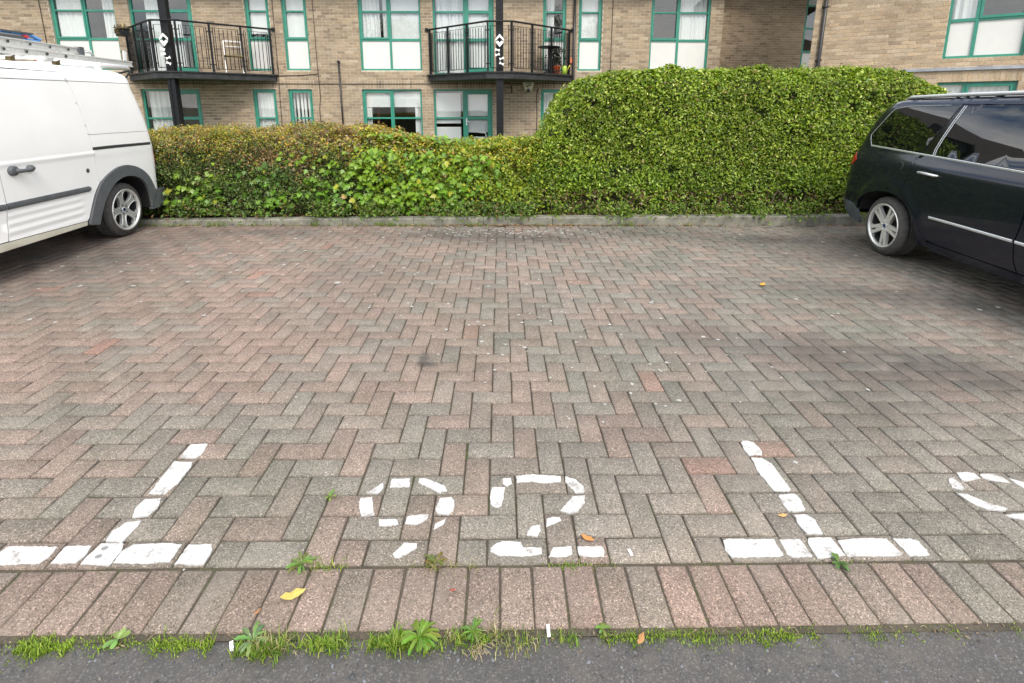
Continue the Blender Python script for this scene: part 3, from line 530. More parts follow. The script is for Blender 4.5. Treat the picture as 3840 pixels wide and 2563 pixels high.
def window(root, F4, s0, s1, h0, h1, cols=(), rows=(), panel_below=None, sash=(), door=None, curt=(), y0=.062, fw=.052, bars=None, dark=None):
    """frame with panes; cols: mullion centres; rows: transom centres; panel_below: cells under this height are white boards"""
    f = MB(); y1 = y0+.06
    f.box((s0, y0, h0), (s0+fw, y1, h1)); f.box((s1-fw, y0, h0), (s1, y1, h1)); f.box((s0+fw, y0, h1-fw), (s1-fw, y1, h1)); f.box((s0+fw, y0-.012, h0), (s1-fw, y1, h0+fw*.9))
    cs = [s0+fw/2, *cols, s1-fw/2]
    for c in cols: f.box((c-fw*.55, y0+.003, h0+fw*.9), (c+fw*.55, y1, h1-fw))
    for r in rows:
        for a, b in zip(cs[:-1], cs[1:]):
            hw = .024 if r != panel_below else .03
            f.box((a+fw*.5, y0+.006, r-hw), (b-fw*.5, y1, r+hw))
    # projecting sill lip and head
    f.box((s0-.004, y0-.05, h0-.022), (s1+.004, y0+.02, h0-.001)); f.box((s0+.002, y0-.022, h1+.001), (s1-.002, y0+.03, h1+.016))
    w = f.mesh('window'); w.transform(F4); wo = link('window', w, M['green'], root)
    if door is not None: wo.name = 'balcony_door'
    hs = [h0+fw*.45, *sorted(rows), h1-fw/2]
    for ci, (a, b) in enumerate(zip(cs[:-1], cs[1:])):
        for ri, (c, d) in enumerate(zip(hs[:-1], hs[1:])):
            A, B, Cc, D = a+fw*.5, b-fw*.5, c+.024, d-.024
            if panel_below is not None and d <= panel_below+.01:
                p = MB(); p.box((A-.004, y0+.03, Cc-.006), (B+.004, y0+.04, D+.006)); me = p.mesh('panel'); me.transform(F4); link('panel', me, M['white_panel'], wo)
            else:
                p = MB(); p.poly([(A-.006, y0+.034, Cc-.01), (B+.006, y0+.034, Cc-.01), (B+.006, y0+.034, D+.01), (A-.006, y0+.034, D+.01)]); me = p.mesh('pane')
                tw = Matrix.Rotation(random.uniform(-.006, .006), 4, 'Z'); me.transform(F4); link('pane', me, M['glass'], wo)
        if ci in sash:      # opening casement: a second frame standing proud
            lo = panel_below if panel_below is not None else h0+fw*.9
            A, B, Cc, D = a+fw*.5-.004, b-fw*.5+.004, lo+.012, h1-fw+.004; q = .042; m = MB(); ya, yb = y0-.012, y0+.03
            m.box((A, ya, Cc), (A+q, yb, D)); m.box((B-q, ya, Cc), (B, yb, D)); m.box((A+q, ya, Cc), (B-q, yb, Cc+q*1.15)); m.box((A+q, ya, D-q), (B-q, yb, D))
            for r in rows:
                if Cc+.1 < r < D-.1: m.box((A+q, ya+.008, r-.02), (B-q, yb, r+.02))
            me = m.mesh('sash'); me.transform(F4); link('sash', me, M['green'], wo)
    if door is not None:    # glazed door leaf in column `door`
        a, b = cs[door]+fw*.5, cs[door+1]-fw*.5; q = .085; m = MB(); ya, yb = y0-.006, y0+.03; lo = h0+fw*.5
        m.box((a, ya, lo), (a+q, yb, h1-fw)); m.box((b-q, ya, lo), (b, yb, h1-fw)); m.box((a+q, ya, lo), (b-q, yb, lo+.17)); m.box((a+q, ya, h1-fw-q), (b-q, yb, h1-fw))
        for r in rows:
            if lo+.3 < r < h1-.2: m.box((a+q, ya, r-.04), (b-q, yb, r+.04))
        me = m.mesh('door_leaf'); me.transform(F4); link('door_leaf', me, M['green'], wo)
        m = MB(); hx, hh = a+q*.5, h0+.98; m.box((hx-.014, ya-.01, hh-.11), (hx+.014, ya, hh+.09)); m.tube([(hx, ya-.01, hh), (hx, ya-.05, hh), (hx+.12, ya-.05, hh-.004)], .009, 8)
        me = m.mesh('handle'); me.transform(F4); link('handle', me, M['white_metal'], wo)
    for i, cdef in enumerate(curt):
        kind, a, b, c, d = cdef[:5]
        if kind == 'c': me = curtain_mesh(a, b, c, d, y0+.085, folds=max(3, (b-a)*8), seed=int(abs(a*100+c*10))+i); mt = M['curtain']
        elif kind == 's': me = curtain_mesh(a, b, c, d, y0+.075, folds=2, amp=.006, seed=i+int(abs(a)*50)); mt = M['curtain']; kind = 'c'
        elif kind == 'b': me = blind_mesh(a, b, c, d, y0+.075, missing=cdef[5] if len(cdef) > 5 else ()); mt = M['blind']
        elif kind == 'v':
            m = MB(); rr = random.Random(i); x = a
            while x < b: m.poly([(x, y0+.15, c), (x+.055, y0+.17, c), (x+.055, y0+.17, d), (x, y0+.15, d)]); x += rr.choice([.09, .11, .14])
            me = m.mesh('blind'); mt = M['blind']
        else:
            m = MB(); m.box((a, y0+.5, c), (b, y0+.52, d)); me = m.mesh('furnishing'); mt = cdef[5]
        me.transform(F4); link({'c': 'curtain', 'b': 'blind', 'v': 'blind'}.get(kind, 'furnishing'), me, mt, wo)
    return wo
def pipe(root, F4, pts, r, name='drainpipe', mat='pipe', n=10):
    m = MB(); m.tube(pts, r, n); me = m.mesh(name, True); me.transform(F4); return link(name, me, M[mat], root)

# ---- main block
DL = math.radians(.7); I4 = Matrix.Identity(4)
block = thing('apartment_block', 'long buff brick apartment block with green windows and two black balconies', 'building', (1.5, 12.9, 0), (0, -DL, 0))
bpy.context.view_layer.update()
TOP = 4.45; EAVE = 4.72
UP = {'A': (-11.79, -10.12), 'B': (-6.735, -6.10), 'C': (-5.765, -5.108), 'D': (-3.752, -2.095), 'E': (1.187, 1.812), 'F': (2.15, 2.786), 'G': (4.112, 5.732), 'Z': (-17.6, -15.95), 'Y': (-14.2, -13.55)}
LO = {'I': (-6.752, -6.112), 'J': (-5.782, -5.13), 'K': (-3.772, -2.135), 'M': (1.15, 1.79), 'N': (2.16, 2.79), 'P': (4.12, 5.73), 'Q': (-11.78, -10.13)}
BD = {'b1': (-9.752, -8.112), 'b2': (-1.772, -.14)}
BG = {'H': (-9.745, -8.165), 'L': (-1.815, -.19)}
LT = 1.905
holes = [(*v, 2.402, TOP) for v in UP.values()]+[(*v, 2.29, TOP) for v in BD.values()]+[(*v, .32, LT) for v in LO.values()]+[(*v, .05, LT) for v in BG.values()]
sold = [(v[0]-.06, v[1]+.06, LT+.016, LT+.232) for v in (*LO.values(), *BG.values())]
wall(block, I4, -19.5, 6.075, -.3, EAVE, holes, sold, nsingle=300, seed=5, hmin=1.12)
R4 = Matrix.Translation((6.075, 0, 0)) @ Matrix.Rotation(PI/2, 4, 'Z')
wall(block, R4, 0.006, 3.4, -.3, EAVE, [], pal=PAL_SHADE, seed=8)
m = MB()        # floors and back walls of the rooms behind the windows
for z0, z1 in ((-.25, 2.05), (2.2, 4.65)):
    m.poly([(-19.4, 3.2, z0), (6, 3.2, z0), (6, 3.2, z1), (-19.4, 3.2, z1)][::-1]); m.poly([(-19.4, .1, z0), (6, .1, z0), (6, 3.2, z0), (-19.4, 3.2, z0)]); m.poly([(-19.4, .1, z1), (6, .1, z1), (6, 3.2, z1), (-19.4, 3.2, z1)][::-1])
    for x in (-19.4, -12.6, -7.4, -4.4, -1.95, .5, 2.0, 3.4, 6.0): m.box((x-.03, .13, z0), (x+.03, 3.2, z1))
link('interior', m.mesh('interior'), M['room'], block)
TR, GB = 3.205, 3.92
gb = (GB, TR)
window(block, I4, *UP['A'], 2.402, TOP, (-10.93,), gb, TR, (0,), curt=[('c', -11.75, -10.95, TR, TOP), ('c', -10.5, -10.15, TR, TOP)])
window(block, I4, *UP['B'], 2.402, TOP, (), gb, TR, (0,), curt=[('s', -6.7, -6.13, 3.35, TOP)])  # flat white sheet stands in for the pane's white reflection
window(block, I4, *UP['C'], 2.402, TOP, (), gb, TR, (0,), curt=[('s', -5.74, -5.13, TR, TOP)])  # flat sheer sheet, also paints in the pane's white reflection
window(block, I4, *UP['D'], 2.402, TOP, (-2.932,), gb, TR, (0,), curt=[('c', -3.66, -3.2, TR, TOP), ('c', -3.12, -2.94, TR, TOP), ('s', -2.9, -2.12, TR, TOP)])
window(block, I4, *UP['E'], 2.402, TOP, (), gb, TR, (0,), curt=[('c', 1.2, 1.5, TR, TOP)])
window(block, I4, *UP['F'], 2.402, TOP, (), gb, TR, (0,), curt=[('s', 2.18, 2.76, TR, TOP)])
window(block, I4, *UP['G'], 2.402, TOP, (4.888,), gb, TR, (0,), curt=[('c', 4.93, 5.7, TR, TOP)])
window(block, I4, *UP['Z'], 2.402, TOP, (-16.78,), gb, TR, (0,)); window(block, I4, *UP['Y'], 2.402, TOP, (), gb, TR, (0,))
window(block, I4, *BD['b1'], 2.29, TOP, (-8.93,), gb, None, (), 1, curt=[('c', -9.4, -9.0, 2.4, TOP), ('c', -8.75, -8.5, 2.5, 3.7)])
window(block, I4, *BD['b2'], 2.29, TOP, (-.93,), gb, None, (), 1, curt=[('c', -1.7, -.96, 2.35, TOP), ('s', -.86, -.2, 2.4, TOP)])
LB_ = 1.125
window(block, I4, *LO['I'], .32, LT, (), (LB_,), None, (0,), curt=[('c', -6.72, -6.14, .4, 1.85)])
window(block, I4, *LO['J'], .32, LT, (), (LB_,), None, (0,), curt=[('v', -5.75, -5.17, .4, 1.85)])
window(block, I4, *LO['K'], .32, LT, (-2.95,), (LB_,), None, (0,), curt=[('b', -3.72, -2.18, 1.44, 1.85), ('c', -3.72, -3.55, .4, 1.5), ('c', -2.36, -2.18, .4, 1.5), ('f', -3.52, -3.44, .4, 1.5, plain('red_brown_cloth', (.2, .06, .04), .9))])
window(block, I4, *LO['M'], .32, LT, (), (LB_,), None, (0,), curt=[('c', 1.18, 1.5, .4, 1.85)])
for k in ('N', 'P', 'Q'): window(block, I4, *LO[k], .32, LT, (), (LB_,), None, ())
window(block, I4, *BG['H'], .05, LT, (-8.93,), (LB_,), None, (), 1, curt=[('c', -9.62, -9.0, .1, 1.85)])
window(block, I4, *BG['L'], .05, LT, (-.985,), (LB_,), None, (), 1, curt=[('b', -1.77, -1.08, .55, 1.8, ((.9, 1.0),)), ('b', -.9, -.24, .2, 1.85, ((1.17, 1.2), (.62, .74)))])
# fallen slats in the door blind
m = MB()
for a, b_ in (((-.55, .118, 1.1), (-.47, .118, .96)), ((-.45, .118, .86), (-.36, .118, .58)), ((-.66, .118, .74), (-.42, .118, .71))): m.bar(a, b_, .03, .004, (0, 1, 0))
link('loose_slats', m.mesh('loose_slats'), M['blind'], block)
# roof, gutter, fascia
m = MB(); m.poly([(-20, -.42, EAVE+.02), (6.5, -.42, EAVE+.02), (6.5, 4.6, 7.4), (-20, 4.6, 7.4)]); m.poly([(6.5, 9.4, EAVE), (-20, 9.4, EAVE), (-20, 4.6, 7.4), (6.5, 4.6, 7.4)]); m.poly([(-20, -.42, EAVE+.0), (-20, .05, EAVE+.0), (6.5, .05, EAVE+.0), (6.5, -.42, EAVE+.0)])
link('roof', m.mesh('roof'), M['roof'], block)
pipe(block, I4, [(-20, -.45, EAVE+.03), (6.5, -.45, EAVE+.03)], .06, 'gutter')
m = MB(); m.box((-20, -.415, EAVE-.16), (6.5, -.39, EAVE+.015)); link('fascia', m.mesh('fascia'), M['black'], block)
# pipes and cables on the face
pipe(block, I4, [(2.03, -.06, -.1), (2.03, -.06, 4.6)], .036)
pipe(block, I4, [(-4.32, -.05, .0), (-4.335, -.05, 2.60)], .024, 'vent_pipe'); m = MB(); m.lathe([(-.085, .02), (-.085, .036), (-.005, .036), (-.005, .02)], 12, 'y', (-4.335, 0, 2.62)); link('vent_cap', m.mesh('vent_cap'), M['pipe'], block)
for p in ([(-6.03, -.012, .2), (-6.0, -.012, 1.9), (-5.985, -.012, 2.35), (-5.98, -.012, 4.7)], [(-4.93, -.012, .4), (-4.95, -.012, 1.4), (-4.9, -.012, 1.7), (-4.925, -.012, 2.6), (-4.93, -.012, 4.7)],
          [(-4.925, -.012, 2.33), (-4.97, -.012, 2.3), (-5.4, -.012, 2.27), (-5.98, -.012, 2.255)], [(-20, -.01, 2.055), (-8, -.012, 2.05), (-3, -.012, 2.045), (.5, -.012, 2.06), (6, -.012, 2.06)],
          [(3.05, -.012, .5), (3.06, -.012, 4.7)], [(1.02, -.012, .3), (1.05, -.012, 1.2), (1.03, -.012, 1.75), (1.08, -.012, 1.92)], [(-12.0, -.012, 3.0), (-12.02, -.012, 4.7)], [(1.93, -.012, 1.7), (1.94, -.012, 2.75)]):
    pipe(block, I4, p, .009, 'cable', 'cable', 6)
for x, z in ((-5.985, 2.42), (.35, 1.8)):
    m = MB(); m.tube([(x, -.012, z), (x-.01, -.014, z+.2)], .016, 8); link('cable_sleeve', m.mesh('cable_sleeve', True), M['cable'], block)
m = MB(); m.box((1.9, -.05, 2.6), (2.0, -.006, 2.74)); link('junction_box', m.mesh('junction_box'), plain('orange_box', (.55, .16, .07), .6), block)
m = MB(); m.lathe([(-.012, .0), (-.012, .012), (0, .014)], 8, 'y', (-4.55, 0, 3.45)); link('wall_bolt', m.mesh('wall_bolt'), M['cable'], block)

# ---- balconies: slab, railing panels of separate bars, posts, ornament
def balcony(cx):
    yF, zs = -1.5, 2.285
    out_ = [(-1.98, 0), (-1.98, -.12), (-.34, yF-.05), (.34, yF-.05), (1.98, -.12), (1.98, 0)]
    m = MB()
    for z0, z1, e, inset in ((zs-.03, zs, .0, 0), (zs-.17, zs-.03, .05, 1)):
        q = [(cx+x*(1-.02*inset), y+(.03*inset if y < -.01 else 0)) for x, y in out_]
        for i in range(len(q)-1): a, b = q[i], q[i+1]; m.poly([(a[0], a[1], z0), (b[0], b[1], z0), (b[0], b[1], z1), (a[0], a[1], z1)])
        m.poly([(x, y, z1) for x, y in q]); m.poly([(x, y, z0) for x, y in q][::-1], m=inset)
    sl_ = link('balcony', m.mesh('balcony'), [M['slab'], M['soffit']], block)
    zt = 3.45; C_ = [(-1.88, -.07), (-.29, yF), (.29, yF), (1.88, -.07)]
    # handrail with round wall fixings
    m = MB(); pts = [(-1.94, -.01, zt), (-1.86, -.08, zt), (-.3, yF, zt), (.3, yF, zt), (1.86, -.08, zt), (1.94, -.01, zt)]
    m.tube([(cx+x, y, z) for x, y, z in pts], .023, 10)
    for sx in (-1, 1): m.lathe([(-.03, .0), (-.03, .05), (-.002, .05)], 14, 'y', (cx+sx*1.96, 0, zt))
    link('handrail', m.mesh('handrail', False), M['black'], sl_)
    pb = MB(); pb.box((-.022, -.022, 0), (.022, .022, zt-zs-.01)); pme = pb.mesh('post'); pme.materials.append(M['black'])
    bb = MB(); bb.tube([(0, 0, 0), (0, 0, .955)], .0085, 6); bme = bb.mesh('baluster', True); bme.materials.append(M['black'])
    def put(nm, me, x, y, z, a=0):
        o = bpy.data.objects.new(nm, me); COL.objects.link(o); o.parent = sl_; o.location = (cx+x, y, z); o.rotation_euler = (0, 0, a); return o
    segs = []
    for (a, b, k) in ((C_[0], C_[1], 3), (C_[1], C_[2], 1), (C_[2], C_[3], 3)):
        for t in range(k):
            segs.append(((a[0]+(b[0]-a[0])*t/k, a[1]+(b[1]-a[1])*t/k), (a[0]+(b[0]-a[0])*(t+1)/k, a[1]+(b[1]-a[1])*(t+1)/k), k == 1))
    for i, (a, b, front) in enumerate(segs):
        an = math.atan2(b[1]-a[1], b[0]-a[0]); L = math.hypot(b[0]-a[0], b[1]-a[1]); e = ((b[0]-a[0])/L, (b[1]-a[1])/L)
        put('post', pme, *a, zs, an)
        if i == len(segs)-1: put('post', pme, *b, zs, an)
        g0, g1 = .07, L-.07; z0, z1 = zs+.085, zt-.1; m = MB(); P3 = lambda s, z: (cx+a[0]+e[0]*s, a[1]+e[1]*s, z)
        m.tube([P3(g0, z0), P3(g1, z0), P3(g1, z1), P3(g0, z1), P3(g0, z0)], .0115, 6)
        for s in (0, L):
            for z in (z0+.1, z1-.1): m.tube([P3(s, z), P3(g0 if s == 0 else g1, z)], .012, 6)
        link('railing_frame', m.mesh('railing_frame', True), M['black'], sl_)
        if front: continue
        nb_ = 6
        for q in range(nb_):
            s = g0+(g1-g0)*(q+.5)/nb_
            put('baluster', bme, a[0]+e[0]*s, a[1]+e[1]*s, z0)
    # white cut-out ornament on the middle panel
    yo = yF-.03; zc = 3.0
    def plaque(nm, polys):
        m = MB()
        for q in polys:
            m.poly([(cx+x, yo-.006, zc+z) for x, z in q]); m.poly([(cx+x, yo, zc+z) for x, z in q][::-1])
            for i in range(len(q)): (x0, z0), (x1, z1) = q[i], q[(i+1) % len(q)]; m.poly([(cx+x0, yo-.006, zc+z0), (cx+x0, yo, zc+z0), (cx+x1, yo, zc+z1), (cx+x1, yo-.006, zc+z1)])
        link(nm, m.mesh(nm), M['white_metal'], sl_)
    w = .102
    plaque('chevron', [[(0, .155), (-w, .045), (-w, -.015), (0, .085)], [(0, .155), (0, .085), (w, -.015), (w, .045)]])
    plaque('notched_diamond', [[(-w, -.032), (-.045, .0), (0, -.045), (.045, .0), (w, -.032), (0, -.15)]])
    for x, z, t in ((-.055, -.215, -.25), (-.055, -.325, .25), (.048, -.415, .3), (.045, -.535, -.4)):
        ca, sa = math.cos(t), math.sin(t); q = [(-.055, .035), (0, .012), (.055, .035), (.055, -.035), (0, -.012), (-.055, -.035)]
        plaque('bow', [[(x+a*ca-b*sa, z+a*sa+b*ca) for a, b in q][::-1]])
    # post carrying the balcony, running up to the eaves
    m = MB(); m.box((cx-.088, yF+.03, -.1), (cx-.03, yF+.2, zs-.175)); m.box((cx+.03, yF+.03, -.1), (cx+.088, yF+.2, zs-.175)); m.box((cx-.03, yF+.045, -.1), (cx+.03, yF+.185, zs-.175))
    m.box((cx-.09, yF+.06, zs+.003), (cx+.09, yF+.2, 4.6))
    link('support_post', m.mesh('support_post'), M['black'], sl_)
    return sl_
bal1 = balcony(-7.975); bal2 = balcony(.02)

# ---- right wing, turned towards the parking bays, and the shaded wall between
A_ = math.radians(34); DW = math.radians(.9)
wing = thing('side_wing', 'pale brick wing at right turned towards the parking bays with a lead strip', 'building', (8.619, 9.95, 0))
ex = Vector((math.cos(A_)*math.cos(DW), -math.sin(A_)*math.cos(DW), math.sin(DW))); ez = Vector((-math.cos(A_)*math.sin(DW), math.sin(A_)*math.sin(DW), math.cos(DW))); ey = ez.cross(ex)
F_W = Matrix(((ex.x, ey.x, ez.x, 0), (ex.y, ey.y, ez.y, 0), (ex.z, ey.z, ez.z, 0), (0, 0, 0, 1)))
bpy.context.view_layer.update()
hw = [(2.035, 3.215, 2.445, TOP), (2.03, 3.21, .32, 1.99), (5.0, 6.2, 2.445, TOP)]
wall(wing, F_W, 0, 8.5, -.3, EAVE, hw, [(2.0, 3.25, 1.99, 2.2)], pal=PAL_W, nsingle=300, seed=21, hmin=2.0)
window(wing, F_W, *hw[0][:2], 2.445, TOP, (2.478,), (3.16, 3.92), 3.16, (1,), curt=[('c', 2.1, 2.45, 3.16, TOP)])
window(wing, F_W, *hw[1][:2], .32, 1.99, (2.46,), (1.125,), None, (1,), curt=[('c', 2.08, 3.17, .5, 1.95)])
window(wing, F_W, *hw[2][:2], 2.445, TOP, (5.6,), (3.16, 3.92), 3.16, (0,))
F_S = Matrix.Translation((-.335, .006, 0))
wall(wing, F_S, 0, .325, -.3, EAVE, [], pal=PAL, seed=22)
F_L = Matrix.Translation((-.337+3.2*math.sin(A_), .012+3.2*math.cos(A_), 0)) @ Matrix.Rotation(math.atan2(-math.cos(A_), -math.sin(A_)), 4, 'Z')
wall(wing, F_L, 0, 3.19, -.3, EAVE, [], pal=PAL_SHADE, seed=23)
pipe(wing, I4, [(-.165, -.05, 0), (-.165, -.05, 4.6)], .036)
for z in (2.5, 3.6):
    m = MB(); m.box((-.215, -.095, z), (-.115, .004, z+.03)); link('pipe_clip', m.mesh('pipe_clip'), M['pipe'], wing)
m = MB(); m.box((1.42, -.045, 2.212), (7, -.004, 2.268)); me = m.mesh('flashing_strip'); me.transform(F_W); link('flashing_strip', me, plain('weathered_lead', (.3, .32, .36), .55, var=.25, scale=6), wing)
m = MB(); m.tube([(1.28, -.03, 2.26), (1.285, -.03, 2.33)], .008, 6); me = m.mesh('stub_pipe'); me.transform(F_W); link('stub_pipe', me, M['pipe'], wing)
m = MB(); m.box((.3, .25, 2.2), (8.4, 2.6, 4.66), skip='-y'); m.box((.3, .25, -.2), (8.4, 2.6, 2.05), skip='-y'); me = m.mesh('interior'); me.flip_normals(); me.transform(F_W); link('interior', me, M['room'], wing)
m = MB(); m.poly([(-.6, -.42, EAVE+.02), (9, -.42, EAVE+.02), (9, 4.6, 7.4), (-.6, 4.6, 7.4)]); me = m.mesh('roof'); me.transform(F_W); link('roof', me, M['roof'], wing)
m = MB(); m.box((-.6, -.42, EAVE-.16), (9, -.39, EAVE+.015)); me = m.mesh('fascia'); me.transform(F_W); link('fascia', me, M['black'], wing)
linkw = thing('recessed_wall_block', 'shaded brick link between the two blocks with a tall green stair window', 'building', (6, 15.8, 0))
bpy.context.view_layer.update()
wall(linkw, I4, -2.5, 7.5, -.3, 5.4, [(5.46, 6.5, .5, 5.25)], pal=PAL_SHADE, nsingle=120, seed=31, hmin=2.9)
window(linkw, I4, 5.46, 6.5, .5, 5.25, (), (2.2, 3.34, 4.07, 4.77), 3.34, (), dark=1, fw=.085)
m = MB(); m.poly([(5.55, .11, 4.8), (6.4, .11, 4.8), (6.4, .11, 5.18), (5.55, .11, 5.18)]); link('panel', m.mesh('panel'), M['white_panel'], linkw)
m = MB(); m.box((1.72, -.002, .0), (1.735, .004, 5.4)); link('movement_joint', m.mesh('movement_joint'), plain('joint_sealant', (.1, .07, .05), .8), linkw)
m = MB(); m.box((5.3, .3, .3), (6.8, 1.5, 6), skip='-y'); me = m.mesh('interior'); me.flip_normals(); link('interior', me, M['room'], linkw)
m = MB(); m.box((-3, -.9, 5.42), (8, .4, 5.6)); m.poly([(-3, -.9, 5.62), (8, -.9, 5.62), (8, 4, 8), (-3, 4, 8)]); link('roof', m.mesh('roof'), M['roof'], linkw)  # unseen deep eaves added to darken the recessed wall

# ---- things on and under the balconies
def on_block(x, y, z): return block.matrix_world @ Vector((x, y, z))
bpy.context.view_layer.update()
al = thing('alarm_box', 'yellowed white alarm bell box on the wall under the balcony beside the tall hedge', 'alarm box', on_block(.80, -.002, 1.985))
m = MB(); q = [(-.155, .12), (-.165, .08), (-.1, -.13), (-.05, -.15), (.05, -.15), (.1, -.13), (.165, .08), (.155, .12)]
m.poly([(x*.93, -.085, z*.93) for x, z in q][::-1]); 
for i in range(len(q)): (a, b), (c, d) = q[i], q[(i+1) % len(q)]; m.poly([(a, 0, b), (c, 0, d), (c*.93, -.085, d*.93), (a*.93, -.085, b*.93)][::-1])
link('case', m.mesh('case'), plain('aged_white_plastic', (.6, .56, .4), .5, var=.1, scale=8), al)
m = MB(); m.tube([(-.07, -.088, .01), (-.02, -.09, -.015), (.03, -.09, .02), (.075, -.088, .035)], .013, 6); m.tube([(-.06, -.088, .07), (.06, -.088, .07)], .009, 6); link('emblem', m.mesh('emblem'), plain('faded_print', (.2, .2, .13), .7), al)
m = MB(); m.lathe([(-.09, 0), (-.1, .045), (-.08, .05)], 14, 'y', (0, 0, -.115)); link('strobe', m.mesh('strobe', True), plain('dark_lens', (.03, .03, .05), .25), al)
# left balcony: white folding chair, hanging planter
zf = 2.29
ch = thing('garden_chair', 'white metal garden chair behind the bars of the left balcony', 'chair', on_block(-6.9, -.5, zf), (0, 0, .5))
m = MB()
for sx in (-.2, .2): m.bar((sx, .2, 0), (sx, -.14, .42), .02, .02); m.bar((sx, -.2, 0), (sx, .16, .82), .02, .02)
link('frame', m.mesh('frame'), M['white_metal'], ch)
m = MB(); m.bar((-.2, .155, .81), (.2, .155, .81), .02, .035); m.bar((-.2, .12, .68), (.2, .12, .68), .02, .025); link('backrest', m.mesh('backrest'), M['white_metal'], ch)
m = MB(); m.box((-.22, -.24, .41), (.22, .1, .435)); link('seat', m.mesh('seat'), plain('olive_seat', (.16, .13, .05), .8, var=.3), ch)
pl = thing('hanging_planter', 'dark trough planter of withered plants hung over the left end of the left balcony rail', 'planter', on_block(-9.62, -.52, 3.38), (0, 0, -.72))
m = MB(); m.box((-.2, -.1, -.17), (.2, .1, -.02)); m.box((-.22, -.12, -.02), (.22, .12, .0)); link('trough', m.mesh('trough'), M['black'], pl)
V, F = [], []
for i in range(420):
    c = np.array([rng.uniform(-.21, .21), rng.uniform(-.13, .13), rng.uniform(-.05, .08)]); d = rng.normal(size=3); d /= np.linalg.norm(d); e = np.cross(d, rng.normal(size=3)); e /= np.linalg.norm(e); L = rng.uniform(.02, .06)
    if rng.random() < .4: c[1] = -.12; c[2] -= rng.uniform(0, .12)
    b = len(V); V += [c, c+d*L*.5+e*.012, c+d*L, c+d*L*.5-e*.012]; F.append((b, b+1, b+2, b+3))
cc = np.array([[.16, .1, .04], [.05, .045, .03], [.2, .14, .06], [.04, .06, .02]])[rng.integers(0, 4, len(F))]
link('dry_foliage', np_mesh('dry_foliage', np.array(V), np.array(F), cc), M['litter'], pl, 'stuff')
m = MB(); m.lathe([(0, .03), (.03, .045), (.06, .025), (.1, .03), (.13, .012), (.14, 0)], 12, 'z', (.02, .02, .02)); link('figurine', m.mesh('figurine', True), plain('ochre_clay', (.35, .27, .13), .7), pl)
# right balcony: dark table, plant, red pot
tb = thing('bistro_table', 'small dark table with one leg on the right balcony', 'table', on_block(1.32, -.45, zf))
m = MB(); m.lathe([(.66, 0), (.66, .29), (.685, .3), (.69, .29), (.69, 0)], 24, 'z'); link('table_top', m.mesh('table_top'), M['black'], tb)
m = MB(); m.tube([(0, 0, .02), (0, 0, .66)], .025, 10)
for t in range(3): m.tube([(0, 0, .14), (.22*math.cos(2.1*t), .22*math.sin(2.1*t), .012)], .014, 8)
link('leg', m.mesh('leg'), M['black'], tb)
pt = thing('potted_plant', 'dark bushy plant in an orange red pot at the right end of the right balcony', 'plant', on_block(1.52, -.24, zf))
m = MB(); m.lathe([(0, 0), (0, .1), (.2, .13), (.22, .14), (.22, .12), (.18, 0)], 16, 'z'); link('pot', m.mesh('pot', True), plain('orange_red_pot', (.5, .1, .03), .5), pt)
V, F = [], []
for i in range(600):
    p = np.array([rng.normal(0, .1), rng.normal(0, .08), rng.uniform(.18, .68)]); d = rng.normal(size=3)+[0, 0, .4]; d /= np.linalg.norm(d); e = np.cross(d, rng.normal(size=3)); e /= np.linalg.norm(e); L = rng.uniform(.04, .1)
    b = len(V); V += [p, p+d*L*.5+e*.016, p+d*L, p+d*L*.5-e*.016]; F.append((b, b+1, b+2, b+3))
link('foliage', np_mesh('foliage', np.array(V), np.array(F), np.array([[.012, .018, .01], [.02, .03, .012], [.03, .045, .012]])[rng.integers(0, 3, len(F))]), M['leaf'], pt, 'stuff')
wc = thing('watering_can', 'lime green and yellow plastic can beside the orange red pot', 'watering can', on_block(1.76, -.2, zf))
m = MB(); m.lathe([(0, 0), (0, .075), (.2, .07), (.22, .05), (.22, 0)], 14, 'z'); link('can', m.mesh('can', True), plain('lime_plastic', (.35, .5, .06), .45), wc)
m = MB(); m.tube([(.06, -.02, .06), (.12, -.05, .2), (.15, -.06, .24)], .014, 8); link('spout', m.mesh('spout', True), plain('yellow_plastic', (.6, .5, .05), .45), wc)
m = MB(); m.tube([(0, .06, .05), (0, .12, .14), (0, .05, .25), (0, -.03, .22)], .01, 8); link('handle', m.mesh('handle', True), plain('lime_handle', (.3, .42, .06), .45), wc)
# ================================================================== HEDGES AND SMALL PLANTS
def leaf_cloud(P, N, L, Wd, C, up=.25, spread=.75, fold=.25, seed=0):
    """oval folded leaves at P facing roughly N; returns mesh arrays (6 verts, 2 quads each)"""
    r = np.random.default_rng(seed); n = len(P)
    nn = N+r.normal(size=(n, 3))*spread+np.array([0, 0, up]); nn /= np.linalg.norm(nn, axis=1)[:, None]
    d = r.normal(size=(n, 3)); d -= nn*np.sum(d*nn, 1)[:, None]; d /= np.linalg.norm(d, axis=1)[:, None]
    e = np.cross(nn, d); L = L[:, None]; Wd = Wd[:, None]; fo = fold*r.uniform(.2, 1.4, n)[:, None]
    base = P-d*L*.5; tip = P+d*L*.5-nn*L*.1
    l1 = P-d*L*.2+e*Wd*.46+nn*Wd*fo; l2 = P+d*L*.2+e*Wd*.4+nn*Wd*fo*.8; r1 = P-d*L*.2-e*Wd*.46+nn*Wd*fo; r2 = P+d*L*.2-e*Wd*.4+nn*Wd*fo*.8
    V = np.stack([base, r1, r2, tip, l2, l1], 1).reshape(-1, 3); b = np.arange(n)[:, None]*6
    F = np.concatenate([np.hstack([b, b+1, b+2, b+3]), np.hstack([b, b+3, b+4, b+5])]); return V, F, np.concatenate([C, C])
